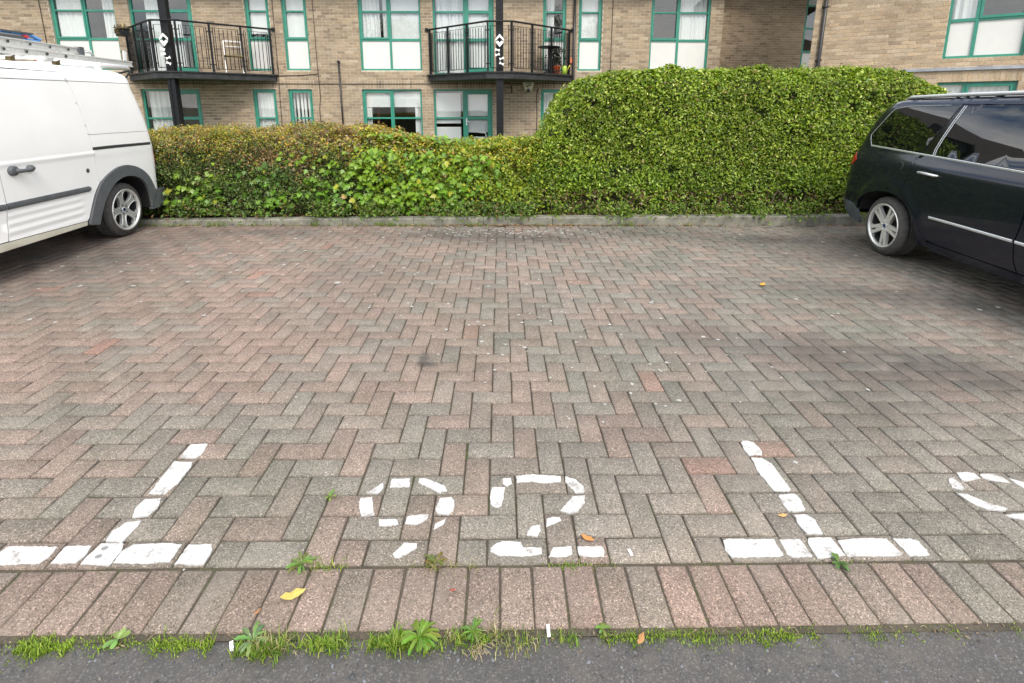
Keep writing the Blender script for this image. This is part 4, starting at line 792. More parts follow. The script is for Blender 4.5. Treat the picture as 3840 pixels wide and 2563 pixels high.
def tall_top(x): return np.interp(x, [1.78, 1.9, 1.98, 2.1, 2.28, 2.52, 3.0, 4.0, 5.3, 6.3, 6.75, 7.05, 7.35, 7.6, 7.8], [.3, .75, 1.0, 1.27, 1.55, 1.76, 1.9, 1.935, 1.965, 1.975, 1.95, 1.86, 1.72, 1.4, .6])
def low_top(x): return np.interp(x, [-7, -5, -3.4, -2.8, -2.2, -1.2, -.2, .7, 1.4, 1.95, 2.3], [1.02, 1.03, 1.03, 1.06, 1.095, 1.085, 1.07, 1.02, .985, .955, .93])
def hedge_points(x0, x1, top, yf, depth, dens, seed, rnd=.22, lump=.035, zlow=.09):
    """points and normals over front, top (and ends) of a clipped hedge"""
    r = np.random.default_rng(seed); Ps, Ns = [], []
    area = (x1-x0)*(1.7+depth); n = int(area*dens); x = r.uniform(x0, x1, n); H = top(x)
    per = (H-zlow)+depth; s = r.uniform(0, 1, n)*per.max(); k = s < per; x, H, s = x[k], H[k], s[k]
    front = s < H-zlow; z = np.where(front, zlow+s, H); y = np.where(front, 0., s-(H-zlow))
    # rounded shoulder between face and top
    q = np.clip((z-(H-rnd))/rnd, 0, 1); yb = np.where(front, rnd*(1-np.sqrt(np.clip(1-q*q, 0, 1)))*.8, np.maximum(y, rnd*.8*0+.0))
    zt = np.where(front, z, H-np.where(y < rnd, 0, 0)); fr = np.where(front, 1., 0.)
    N = np.c_[np.zeros(len(x)), -np.where(front, np.cos(q*1.3), .15), np.where(front, np.sin(q*1.3)+.05, 1.)]
    yb = np.where(front, yb, np.maximum(yb, rnd*.75))
    dz = (top(x+.05)-top(x-.05))/.1; N[:, 0] = -np.clip(dz, -3, 3)*np.where(front, .35, 1.)
    N /= np.linalg.norm(N, axis=1)[:, None]
    P = np.c_[x, yf(x)+yb+.05*(zt-.2)*0, zt]
    lm = smooth_noise(P, .9, seed)*lump+smooth_noise(P, 3.1, seed+1)*lump*.55; P = P+N*lm[:, None]
    return P, N
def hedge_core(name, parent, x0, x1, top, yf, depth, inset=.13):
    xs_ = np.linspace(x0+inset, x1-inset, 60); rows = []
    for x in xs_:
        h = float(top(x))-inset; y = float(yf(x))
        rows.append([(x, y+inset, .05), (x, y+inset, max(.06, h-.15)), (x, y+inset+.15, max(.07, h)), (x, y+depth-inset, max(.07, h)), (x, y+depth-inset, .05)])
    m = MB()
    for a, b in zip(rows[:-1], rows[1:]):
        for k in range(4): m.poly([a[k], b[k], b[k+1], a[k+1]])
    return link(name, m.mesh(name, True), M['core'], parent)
yfront = lambda x: 4.70+KA*np.asarray(x)+.17
def lit(n, cols, w, seed):
    r = np.random.default_rng(seed); c = np.array(cols)[r.choice(len(cols), n, p=np.array(w)/sum(w))]; return c*r.uniform(.72, 1.28, n)[:, None]
# tall hedge
th = thing('tall_hedge', 'tall clipped bright green hedge with rounded shoulders between the low hedge and the dark car', 'hedge', (4.8, 0, 0))
th.location = (0, 0, 0)
P, N = hedge_points(1.8, 7.78, tall_top, yfront, 1.15, 5900, 11, rnd=.3)
n = len(P); r = np.random.default_rng(12)
P = P-N*(r.uniform(0, 1, n)**1.7*.13-np.where(r.uniform(size=n) < .035, r.uniform(0, .06, n), 0))[:, None]+r.normal(size=(n, 3))*.012
# gaps near the foot where stems and dead leaves show
gap = smooth_noise(P[:, [0, 2]], 1.1, 31); keep = ~((P[:, 2] < .32+.12*gap) & (r.uniform(size=n) < .72)); P, N = P[keep], N[keep]; n = len(P)
hc = np.c_[r.uniform(2.1, 7.2, 34), r.uniform(.25, 1.8, 34)]; hr = r.uniform(.025, .075, 34); dd = np.min(np.hypot(P[:, None, 0]-hc[None, :, 0], (P[:, None, 2]-hc[None, :, 1]))/hr[None, :], axis=1)
keep = (dd > 1) | (r.uniform(size=n) < .22) | (P[:, 1] > yfront(P[:, 0])+.25); P, N = P[keep], N[keep]; n = len(P)
L = r.uniform(.024, .048, n)*(1+.16*smooth_noise(P, 1.4, 17)); big = r.uniform(size=n) < .12; L[big] *= 1.35
C = lit(n, [(.2, .285, .022), (.14, .225, .018), (.3, .37, .04), (.07, .125, .013), (.26, .2, .07), (.45, .5, .14)], [34, 27, 18, 14, 3, 6], 13)
tone_ = smooth_noise(P, .8, 15)[:, None]; C = C*(1.14+.2*tone_)
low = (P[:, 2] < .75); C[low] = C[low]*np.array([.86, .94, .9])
dead = (P[:, 2] < .42) & (r.uniform(size=n) < .22); C[dead] = np.array([.17, .1, .05])*r.uniform(.6, 1.3, dead.sum())[:, None]
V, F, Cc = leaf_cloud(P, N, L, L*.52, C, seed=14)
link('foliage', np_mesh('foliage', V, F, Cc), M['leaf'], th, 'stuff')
hedge_core('dense_core', th, 1.85, 7.72, tall_top, yfront, 1.15, .15)
m = MB()
for i in range(70):
    x = random.uniform(1.95, 7.3); y = float(yfront(x))+random.uniform(.03, .3); z = random.uniform(.3, .75); p = [(x, y, .04)]
    for t in range(1, 4): p.append((x+random.gauss(0, .05)*t, y+random.gauss(-.01, .02), z*t/3))
    m.tube(p, [.011, .009, .007, .004], 5)
link('stems', m.mesh('stems', True), M['twig'], th, 'stuff')
# low hedge: cotoneaster with saplings growing through
lh = thing('low_hedge', 'low mixed hedge of rusty and green leaves with bright sycamore shoots beside the white van', 'hedge', (0, 0, 0))
P, N = hedge_points(-6.6, 2.05, low_top, yfront, 1.25, 5600, 21, rnd=.2, lump=.075)
n = len(P); r = np.random.default_rng(22); P = P-N*(r.uniform(0, 1, n)**1.6*.13-np.where(r.uniform(size=n) < .04, r.uniform(0, .065, n), 0))[:, None]+r.normal(size=(n, 3))*.014
gap = smooth_noise(P[:, [0, 2]], 1.3, 41); keep = ~((P[:, 2] < .26+.1*gap) & (r.uniform(size=n) < .6)); P, N = P[keep], N[keep]; n = len(P)
topness = np.clip((P[:, 2]/low_top(P[:, 0])-.62)/.33, 0, 1)
nz = smooth_noise(P, 1.0, 23); nz2 = smooth_noise(P, 1.7, 24)
green = lit(n, [(.085, .135, .035), (.12, .18, .035), (.055, .09, .026), (.18, .24, .06)], [35, 30, 20, 15], 25)
lime = lit(n, [(.28, .36, .03), (.2, .29, .025), (.4, .4, .055), (.11, .17, .02)], [30, 32, 14, 24], 26)
rust = lit(n, [(.28, .17, .065), (.21, .12, .055), (.36, .24, .07), (.17, .15, .09), (.3, .27, .2)], [30, 20, 20, 20, 10], 27)
ochre = lit(n, [(.42, .36, .045), (.31, .31, .04), (.44, .26, .05), (.22, .27, .04)], [32, 30, 16, 22], 28)
wx = np.clip((P[:, 0]+.55+.35*nz)/.8, 0, 1)               # 0 left, 1 right
rustzone = np.exp(-((P[:, 0]+1.15)/.95)**2)*np.clip((P[:, 2]-.42)/.3, 0, 1)
u_ = r.uniform(size=n)
C = np.where((u_ < wx*.85)[:, None], lime, green)
u2 = r.uniform(size=n); pt_ = topness*(.75+.3*nz2)*np.where(P[:, 0] > .6, .45, 1.); C = np.where((u2 < pt_)[:, None], ochre, C)
u3 = r.uniform(size=n); pr = np.clip(rustzone*(.42+.7*smooth_noise(P, 2.6, 77)), 0, .85)+np.clip(topness*(.16+.3*(nz > .3))*(P[:, 0] < .9), 0, .5); C = np.where((u3 < pr)[:, None], rust, C)
C = C*(1.08+.24*smooth_noise(P, 3.2, 78))[:, None]; L = np.where(u_ < wx*.85, r.uniform(.024, .055, n), r.uniform(.016, .036, n))
V, F, Cc = leaf_cloud(P, N, L, L*.58, C, seed=29, spread=.85)
link('foliage', np_mesh('foliage', V, F, Cc), M['leaf'], lh, 'stuff')
hedge_core('dense_core', lh, -6.6, 2.1, low_top, yfront, 1.25, .14)
m = MB()
for i in range(90):
    x = random.uniform(-4, 2.0); y = float(yfront(x))+random.uniform(.02, .3); z = random.uniform(.3, .7); p = [(x, y, .04)]
    for t in range(1, 4): p.append((x+random.gauss(0, .06)*t, y+random.gauss(-.01, .03), z*t/3))
    m.tube(p, [.01, .008, .006, .003], 5)
for i in range(1100):    # bare twigs poking out of the clipped face and top
    j = rng.integers(0, n); p = Vector(P[j]); d = Vector(N[j])+Vector(rng.normal(size=3)*.8); d.normalize(); l = rng.uniform(.04, .12)
    m.tube([p-d*l*.7, p+d*l*.35], [.0022, .0012], 4)
link('stems', m.mesh('stems', True), M['twig'], lh, 'stuff')
# sycamore leaves: five-lobed, each large one a part of its own
LOBES = [(0, -.02), (.22, -.16), (.17, .04), (.56, -.02), (.3, .2), (.78, .5), (.27, .44), (.3, .66), (0, 1.08), (-.3, .66), (-.27, .44), (-.78, .5), (-.3, .2), (-.56, -.02), (-.17, .04), (-.22, -.16)]
def syc_verts(bend=.12, seed=0):
    r_ = random.Random(seed); v = [(0, .3, .02)]+[(x*r_.uniform(.9, 1.1), y*r_.uniform(.93, 1.07), -bend*(abs(x)*.7+max(0, y-.3)**2*.8)+r_.uniform(-.02, .02)) for x, y in LOBES]
    return v
sm = []
for k in range(4):
    v = syc_verts(.1+.07*k, k); me = bpy.data.meshes.new('leaf'); me.from_pydata(v, [], [(0, 1+i, 1+(i+1) % 16) for i in range(16)]); me.materials.append(M['leaf1']); me.update(); sm.append(me)
spots = []
r = np.random.default_rng(51)
for cx, cz, rad, k in ((-.45, .42, .17, 70), (-.25, .62, .17, 80), (-.05, .86, .17, 90), (.2, .98, .16, 70), (.3, .72, .2, 110), (.15, .42, .2, 100), (.52, .52, .2, 110), (.62, .82, .17, 80), (.85, .38, .17, 80), (.95, .68, .15, 60), (1.25, .45, .15, 50), (1.3, .75, .12, 36),
                       (-.62, .28, .13, 40), (-1.2, .62, .14, 50), (-1.42, .45, .16, 60), (-1.3, .28, .12, 36), (-2.15, .48, .15, 56), (-2.05, .27, .14, 40), (-2.5, .3, .1, 26), (-.85, .5, .1, 26), (.5, .2, .22, 60), (-.1, .22, .2, 46), (.95, 1.02, .12, 20), (1.6, .3, .1, 20), (-1.0, .82, .09, 18)):
    base = np.array([(.11, .24, .024), (.15, .3, .026), (.085, .195, .022), (.21, .35, .03)][r.integers(0, 4)]); yo = r.uniform(-.09, .0)
    for _ in range(k): spots.append((r.normal(cx, rad), r.normal(cz, rad*.8), base, yo))
cnt = 0; V, F, Cs = [], [], []
for x, z, base, yo in spots:
    h = float(low_top(x))
    if z < .12 or z > h+.1 or x > 1.9: continue
    topf = z > h-.12; y = float(yfront(x))+yo+r.uniform(-.03, .09)+(r.uniform(.1, .5) if topf else 0)
    if topf: z = h+r.uniform(-.01, .05)
    sz_ = r.uniform(.038, .078); nrm = Vector((r.normal(0, .4), r.normal(-.7, .25) if not topf else -.4, r.normal(.62, .3) if not topf else .9)); nrm.normalize()
    Mx = Matrix.Translation((x, y, z)) @ nrm.to_track_quat('Z', 'Y').to_matrix().to_4x4() @ Matrix.Rotation(r.uniform(0, 6.28) if r.uniform() < .3 else PI+r.normal(0, .7), 4, 'Z') @ Matrix.Scale(sz_, 4)
    q = r.uniform(); c = (base if q < .9 else np.array((.4, .42, .04)) if q < .97 else np.array((.4, .27, .1)))*r.uniform(.75, 1.2)
    if cnt < 300 and sz_ > .058:
        o = bpy.data.objects.new('leaf', sm[cnt % 4]); COL.objects.link(o); o.parent = lh; o.matrix_local = Mx; o.color = (*c, 1); cnt += 1
    else:
        b = len(V); V += [tuple(Mx @ Vector(p)) for p in syc_verts(.15, cnt)]; F += [(b, b+1+i, b+1+(i+1) % 16) for i in range(16)]; Cs += [c]*16
link('small_leaves', np_mesh('small_leaves', np.array(V), np.array(F), np.array(Cs)), M['leaf'], lh, 'stuff')

def foot_sprigs(parent, x0, x1, n, cols, w, seed):
    r = np.random.default_rng(seed); c = r.uniform(x0, x1, 46); x = c[r.integers(0, 46, n)]+r.normal(0, .06, n)
    k = (x > x0-.1) & (x < x1); x = x[k]; n = len(x); dy = np.abs(r.normal(0, .075, n)); P = np.c_[x, 4.70+KA*x+.15-dy*1.5, .10+r.uniform(0, .2, n)*(1-dy*2)-np.maximum(0, dy-.1)*.5]
    P[:, 2] = np.maximum(P[:, 2], .03); L = r.uniform(.025, .05, n); V, F, C = leaf_cloud(P, np.tile([0, -.6, .7], (n, 1)), L, L*.52, lit(n, cols, w, seed+1), spread=.6, seed=seed+2)
    link('foot_sprigs', np_mesh('foot_sprigs', V, F, C), M['leaf'], parent, 'stuff')
foot_sprigs(th, 2.0, 7.4, 2600, [(.13, .22, .02), (.09, .16, .018), (.2, .28, .03), (.2, .13, .06)], [40, 30, 20, 10], 71)
foot_sprigs(lh, -3.6, 2.0, 3000, [(.1, .17, .025), (.07, .12, .025), (.16, .26, .03), (.2, .12, .05)], [35, 35, 20, 10], 74)
# --- grass and moss along the seams
def blades(spots_, seed):
    """spots: (x, y, spread x, spread y, count, height, colour set)"""
    r = np.random.default_rng(seed); V, F, C = [], [], []
    sets = {'g': [(.15, .27, .025), (.21, .33, .03), (.1, .19, .02), (.3, .36, .06)], 'd': [(.36, .33, .15), (.28, .26, .1), (.42, .37, .22), (.2, .26, .05)], 'm': [(.21, .32, .025), (.27, .38, .035), (.14, .23, .02)]}
    for x, y, sx, sy, n, h, cs in spots_:
        for _ in range(n):
            px_ = x+r.normal()*sx if sx < .05 else x+r.uniform(-1, 1)*sx
            cl = .5+.5*math.sin(px_*61+seed)*math.sin(px_*23.7+1); cl = cl if n > 100 else .7
            py_ = y+r.normal()*sy*(.5+cl)-.006*cl; hh = h*r.uniform(.3, 1.15)*(.45+.8*cl); a = r.uniform(0, 6.28); ln = r.uniform(.15, .95)*hh; w = r.uniform(.0007, .0017)*(1+h*6)
            d = np.array([math.cos(a), math.sin(a), 0]); e = np.array([-d[1], d[0], 0]); p = np.array([px_, py_, -.012])
            m1 = p+d*ln*.35+np.array([0, 0, hh*.65]); t = p+d*ln*1.1+np.array([0, 0, hh*r.uniform(.72, 1.)])
            b = len(V); V += [p-e*w, p+e*w, m1+e*w*.8, m1-e*w*.8, t, t]; F += [(b, b+1, b+2, b+3), (b+3, b+2, b+4, b+5)]
            c = np.array(sets[cs][r.integers(0, len(sets[cs]))])*r.uniform(.7, 1.25); C += [c, c]
    return np_mesh('grass_tufts', np.array(V), np.array(F), np.array(C))
SEAM += [(-2.6, -.225, .35, 380, .028, 'm'), (-3.3, -.225, .2, 160, .04, 'g'), (-4.1, -.225, .4, 260, .03, 'm'), (5.2, -.225, .3, 120, .02, 'm'), (6.1, -.225, .25, 120, .035, 'g')]
GR = [(x, y, sx, .0125, int(nn*(1.0 if cs == 'm' else .7)), h*(.62 if cs == 'm' else .8), cs) for x, y, sx, nn, h, cs in SEAM]
link('grass_tufts', blades(GR, 61), M['grass'], kind='stuff')
KG = []
rk = random.Random(4)
for x, w in ((-2.35, .25), (-1.9, .12), (-1.45, .22), (-1.0, .1), (-.75, .06), (-.35, .12), (.35, .3), (.1, .12), (2.0, .08), (1.2, .1), (3.1, .1), (-2.9, .3), (3.9, .06)):
    KG.append((x, kerb_y(x)-.02, w, .014, int(90*w/.12), rk.uniform(.045, .1), rk.choice('ggd')))
link('kerb_grass', blades(KG, 62), M['grass'], kind='stuff')
# fallen leaves and litter swept against the kerb
r = np.random.default_rng(63); n = 900; x = np.where(r.uniform(size=n) < .6, r.normal(1.9, .9, n), r.uniform(-3, 6.6, n)); P = np.c_[x, 4.70+KA*x-np.abs(r.normal(0, .035, n))-.004, r.uniform(.003, .014, n)]
C = lit(n, [(.3, .17, .06), (.22, .11, .05), (.36, .27, .1), (.14, .09, .05)], [30, 30, 20, 20], 64); L = r.uniform(.012, .034, n)
V, F, Cc = leaf_cloud(P, np.tile([0, 0, 1.], (n, 1)), L, L*.5, C, spread=.35, seed=65); V[:, 2] = np.maximum(V[:, 2], .001)
link('leaf_litter', np_mesh('leaf_litter', V, F, Cc), M['litter'], kind='stuff')
n = 2600; x = r.uniform(-3.5, 7.2, n); P = np.c_[x, 4.70+KA*x+.13+np.abs(r.normal(0, .14, n)), .075+r.uniform(0, .03, n)]; L = r.uniform(.015, .045, n)
C = lit(n, [(.2, .11, .05), (.15, .08, .04), (.28, .18, .09), (.09, .06, .04)], [30, 30, 20, 20], 66); V, F, Cc = leaf_cloud(P, np.tile([0, 0, 1.], (n, 1)), L, L*.5, C, spread=.5, seed=67)
link('hedge_foot_litter', np_mesh('hedge_foot_litter', V, F, Cc), M['litter'], kind='stuff')
n = 1100; x = r.uniform(-2.2, 4.9, n); P = np.c_[x, -.222+r.normal(0, .016, n), -.011+r.uniform(0, .006, n)]; k = smooth_noise(P[:, :2], 2.2, 91) > -.35; P = P[k]; n = len(P); L = r.uniform(.003, .016, n)
C = lit(n, [(.12, .085, .05), (.2, .15, .09), (.07, .055, .04), (.28, .23, .14)], [35, 30, 25, 10], 92); V, F, Cc = leaf_cloud(P, np.tile([0, 0, 1.], (n, 1)), L, L*.4, C, spread=.4, seed=93)
link('seam_debris', np_mesh('seam_debris', V, F, Cc), M['litter'], kind='stuff')
m = MB()
for i in range(60):
    cx, cy = (1.46, -.255) if i < 34 else (r.uniform(-1.9, 4), -.225); a = r.uniform(0, 6.28); l = r.uniform(.01, .035); x0, y0 = cx+r.normal(0, .02), cy+r.normal(0, .012); m.tube([(x0, y0, -.009), (x0+l*.5*math.cos(a), y0+l*.5*math.sin(a), -.003+r.uniform(0, .008)), (x0+l*math.cos(a+.4), y0+l*math.sin(a+.4), -.008)], .0007, 4)
link('dry_straws', m.mesh('dry_straws'), plain('straw', (.36, .29, .17), .8), kind='stuff')
# weeds: rosettes whose leaves are parts
def weed(label, x, y, n, L, wd, col, lift=.5, seed=0, group=None, toothed=True, z=0.0):
    t = thing('weed', label, 'weed', (x, y, z)); r_ = random.Random(seed); b = []
    me = bpy.data.meshes.new('leaf'); k = 7; v = []
    for i in range(k+1):
        s = i/k; w = wd*math.sin(PI*min(1, s*.85+.06))**.8*(1-.35*(i % 2)*toothed)*(.35+s*.9); z = L*(lift*s-lift*1.15*s*s*.9)
        v += [(-w, s*L, z+w*.3), (0, s*L, z), (w, s*L, z+w*.3)]
    me.from_pydata(v, [], [q for i in range(k) for q in ((3*i, 3*i+1, 3*i+4, 3*i+3), (3*i+1, 3*i+2, 3*i+5, 3*i+4))]); me.materials.append(M['leaf1']); me.update()
    for i in range(n):
        o = bpy.data.objects.new('leaf', me); COL.objects.link(o); o.parent = t; o.rotation_euler = (r_.uniform(-.1, .5), r_.uniform(-.2, .2), i*2.4+r_.uniform(-.3, .3)); o.scale = (r_.uniform(.7, 1.15),)*3; o.color = (*[c*r_.uniform(.75, 1.25) for c in col], 1)
    return t
for args in WEEDS: weed(*args)
# single fallen leaves
def fallen(label, x, y, pts, col, rot, z=.004, curl=.25):
    k = len(pts); v = [(0, 0, .004)]+[(a, b, curl*(a*a+b*b)**.5*(.6+.4*math.sin(3*i))+.001) for i, (a, b) in enumerate(pts)]
    me = bpy.data.meshes.new('fallen_leaf'); me.from_pydata(v, [], [(0, 1+i, 1+(i+1) % k) for i in range(k)]); me.update()
    o = link('fallen_leaf', me, plain('fallen_leaf', col, .55, var=.18, scale=60), loc=(x, y, z), rot=(0, 0, rot)); tag(o, label, 'leaf')
OV = [(-.5, 0), (-.3, -.17), (-.05, -.24), (.2, -.2), (.36, -.1), (.5, .0), (.34, .12), (.12, .2), (-.1, .12), (-.28, .14)]
for lb, x, y, s, col, rot in LEAVES: fallen(lb, x, y, [(a*s, b*s) for a, b in OV], col, rot)
for lb, x, y, L_, a, lean in BUTTS:
    m = MB(); m.box((-.0045, -L_/2, 0), (.0045, L_/2, .005)); o = tag(link('litter_scrap', m.mesh('litter_scrap'), M['white_metal'], loc=(x, y, .001), rot=(lean, 0, a)), lb, 'litter')
# ================================================================== VEHICLES
def in_poly(p, q):
    x, y = p; c = False; j = len(q)-1
    for i in range(len(q)):
        if (q[i][1] > y) != (q[j][1] > y) and x < (q[j][0]-q[i][0])*(y-q[i][1])/(q[j][1]-q[i][1])+q[i][0]: c = not c
        j = i
    return c
def inset(q, d):
    n = len(q); A = sum(q[i][0]*q[(i+1) % n][1]-q[(i+1) % n][0]*q[i][1] for i in range(n)); s = 1 if A > 0 else -1; o = []
    for i in range(n):
        a, b, c = Vector(q[i-1]), Vector(q[i]), Vector(q[(i+1) % n]); e1 = (b-a).normalized(); e2 = (c-b).normalized()
        n1 = Vector((-e1.y, e1.x))*s; n2 = Vector((-e2.y, e2.x))*s; m = (n1+n2); k = max(.35, 1+n1.dot(n2)); o.append(tuple(b+m*d/k))
    return o
def resample(q, st, closed=True):
    o = []; n = len(q)
    for i in range(n if closed else n-1):
        a, b = q[i], q[(i+1) % n]; m = max(1, round(math.hypot(b[0]-a[0], b[1]-a[1])/st))
        o += [(a[0]+(b[0]-a[0])*t/m, a[1]+(b[1]-a[1])*t/m) for t in range(m)]
    if not closed: o.append(q[-1])
    return o
def cr_spline(P, k=5):
    o = []; n = len(P)
    for i in range(n-1):
        p0, p1, p2, p3 = P[max(i-1, 0)], P[i], P[i+1], P[min(i+2, n-1)]
        for t in range(k):
            s = t/k; o.append(tuple(.5*(2*b+(c-a)*s+(2*a-5*b+4*c-d)*s*s+(3*b-a-3*c+d)*s**3) for a, b, c, d in zip(p0, p1, p2, p3)))
    o.append(tuple(P[-1])); return o
def panel(name, poly, S, mat, parent, side, off=0.0, thick=.012, st=.045, sv=None, gap=0.0, holes=(), cnt=None):
    """body panel: outline in (u, v), lifted onto the surface w = S(u, v), with turned-in edges"""
    q = inset(poly, gap) if gap else poly; sv = sv or st
    q = resample(q, min(st, sv*1.5)); hs = [resample(h, st) for h in holes]
    pts, ed = [], []
    for l in [q, *hs]:
        i = len(pts); pts += l; ed += [(i+k, i+(k+1) % len(l)) for k in range(len(l))]
    nb = len(pts); u0, u1 = min(p[0] for p in q), max(p[0] for p in q); v0, v1 = min(p[1] for p in q), max(p[1] for p in q)
    Q = np.array(pts)
    for a in np.arange(u0+st*.5, u1, st):
        for b in np.arange(v0+sv*.5, v1, sv):
            if in_poly((a, b), q) and not any(in_poly((a, b), h) for h in hs) and np.min((Q[:, 0]-a)**2+(Q[:, 1]-b)**2) > (min(st, sv)*.45)**2: pts.append((a, b))
    vs, es, fs, *_ = delaunay_2d_cdt([Vector(p) for p in pts], ed, [], 0, 1e-7)
    V, F = [], []
    for p in vs: V.append((p.x, side*(S(p.x, p.y)+off), p.y))
    for f in fs:
        c = (sum(vs[i].x for i in f)/len(f), sum(vs[i].y for i in f)/len(f))
        if not in_poly(c, q) or any(in_poly(c, h) for h in hs): continue
        A = sum(vs[f[i]].x*vs[f[(i+1) % len(f)]].y-vs[f[(i+1) % len(f)]].x*vs[f[i]].y for i in range(len(f)))
        F.append(tuple(f) if (A > 0) == (side < 0) else tuple(f)[::-1])
    if thick:
        for l in [q, *hs]:
            n = len(l); b = len(V)
            for p in l: w = S(*p)+off; V.append((p[0], side*w, p[1])); V.append((p[0], side*(w-thick), p[1]))
            for k in range(n): F.append((b+2*k, b+2*k+1, b+2*((k+1) % n)+1, b+2*((k+1) % n)))
    me = bpy.data.meshes.new(name); me.from_pydata(V, [], F); me.polygons.foreach_set('use_smooth', [True]*len(F)); me.update()
    return link(name, me, mat, parent)
def strip(name, line, S, mat, parent, side, h=.01, proud=.004, off=0.0):
    """trim following a line of (u, v) on the body: rounded section"""
    m = MB(); P = [Vector((u, side*(S(u, v)+off), v)) for u, v in line]; prof = [(-h/2, -.002), (-h/2, proud*.6), (-h*.3, proud), (h*.3, proud), (h/2, proud*.6), (h/2, -.002)]
    rows = []
    for i, p in enumerate(P):
        d = (P[min(i+1, len(P)-1)]-P[max(i-1, 0)]).normalized(); o_ = Vector((0, side, 0)); up = d.cross(o_).normalized()
        rows.append([p+up*a+o_*b for a, b in prof])
    for a, b in zip(rows[:-1], rows[1:]):
        for k in range(5): m.poly([a[k], b[k], b[k+1], a[k+1]])
    m.poly(rows[0]); m.poly(rows[-1][::-1])
    return link(name, m.mesh(name), mat, parent)
def loft_over(name, line, S, Wd, parent, side, mats, mi, bulge):
    """skin across the vehicle along a boundary line; mi(i) material, bulge(u,v)->(du,dz)"""
    m = MB(); K = 10; rows = []
    for u, v in line:
        w = S(u, v); du, dz = bulge(u, v); r = []
        for k in range(K+1):
            t = 2*k/K-1; ww = (w+(-Wd-w)*k/K) if True else 0; c = 1-t*t; r.append((u+du*c, side*((w)*(1-k/K)+(-Wd-w)*(k/K)), v+dz*c))
        rows.append(r)
    for i, (a, b) in enumerate(zip(rows[:-1], rows[1:])):
        for k in range(K): m.poly([a[k], b[k], b[k+1], a[k+1]], m=mi(line[i]))
    return link(name, m.mesh(name, True, True), mats, parent)
M['van_white'] = plain('white_van_paint', (.86, .86, .86), .3, coat=.6, var=.02, scale=3)
M['sill'] = plain('cream_stained_paint', (.66, .63, .52), .45, var=.1, scale=7)
M['plastic'] = plain('grey_plastic_trim', (.085, .092, .1), .62, var=.14, scale=18)
M['plastic_d'] = plain('dark_plastic', (.03, .033, .034), .6)
M['seam'] = plain('seam_shadow_gap', (.1, .1, .1), .9)
M['void'] = plain('underbody', (.006, .006, .006), .95)  # near-black, shade put into panel gaps, arches and beneath
M['tyre'] = plain('tyre_rubber', (.062, .059, .056), .85, var=.3, scale=25, bump=.15)
M['alloy'] = plain('alloy_wheel', (.72, .72, .7), .3, metal=.5)
M['alloy_f'] = plain('alloy_face_satin', (.5, .51, .52), .4, metal=.5)
M['brake'] = plain('rusty_brake_shaded', (.03, .02, .016), .7, var=.5, scale=20)  # rust tone darkened, shade behind the spokes put into the colour
M['badge'] = plain('blue_badge', (.01, .025, .12), .25, coat=.5)
M['car_paint'] = plain('black_blue_paint', (.004, .0058, .0135), .22, coat=.5, spec=.3)
M['car_glass'] = plain('tinted_glass', (.0035, .0045, .0045), .012, spec=.9)
M['chrome'] = plain('satin_chrome', (.7, .72, .74), .25, metal=.6)
M['lamp_red'] = plain('red_lamp', (.3, .01, .008), .12, coat=.5)
M['gloss_black'] = plain('gloss_black', (.006, .006, .007), .12)
M['bumper_grey'] = plain('weathered_bumper', (.06, .07, .08), .55, var=.2, scale=10)
M['alu'] = plain('aluminium', (.68, .68, .66), .45, metal=.35, var=.1, scale=30)

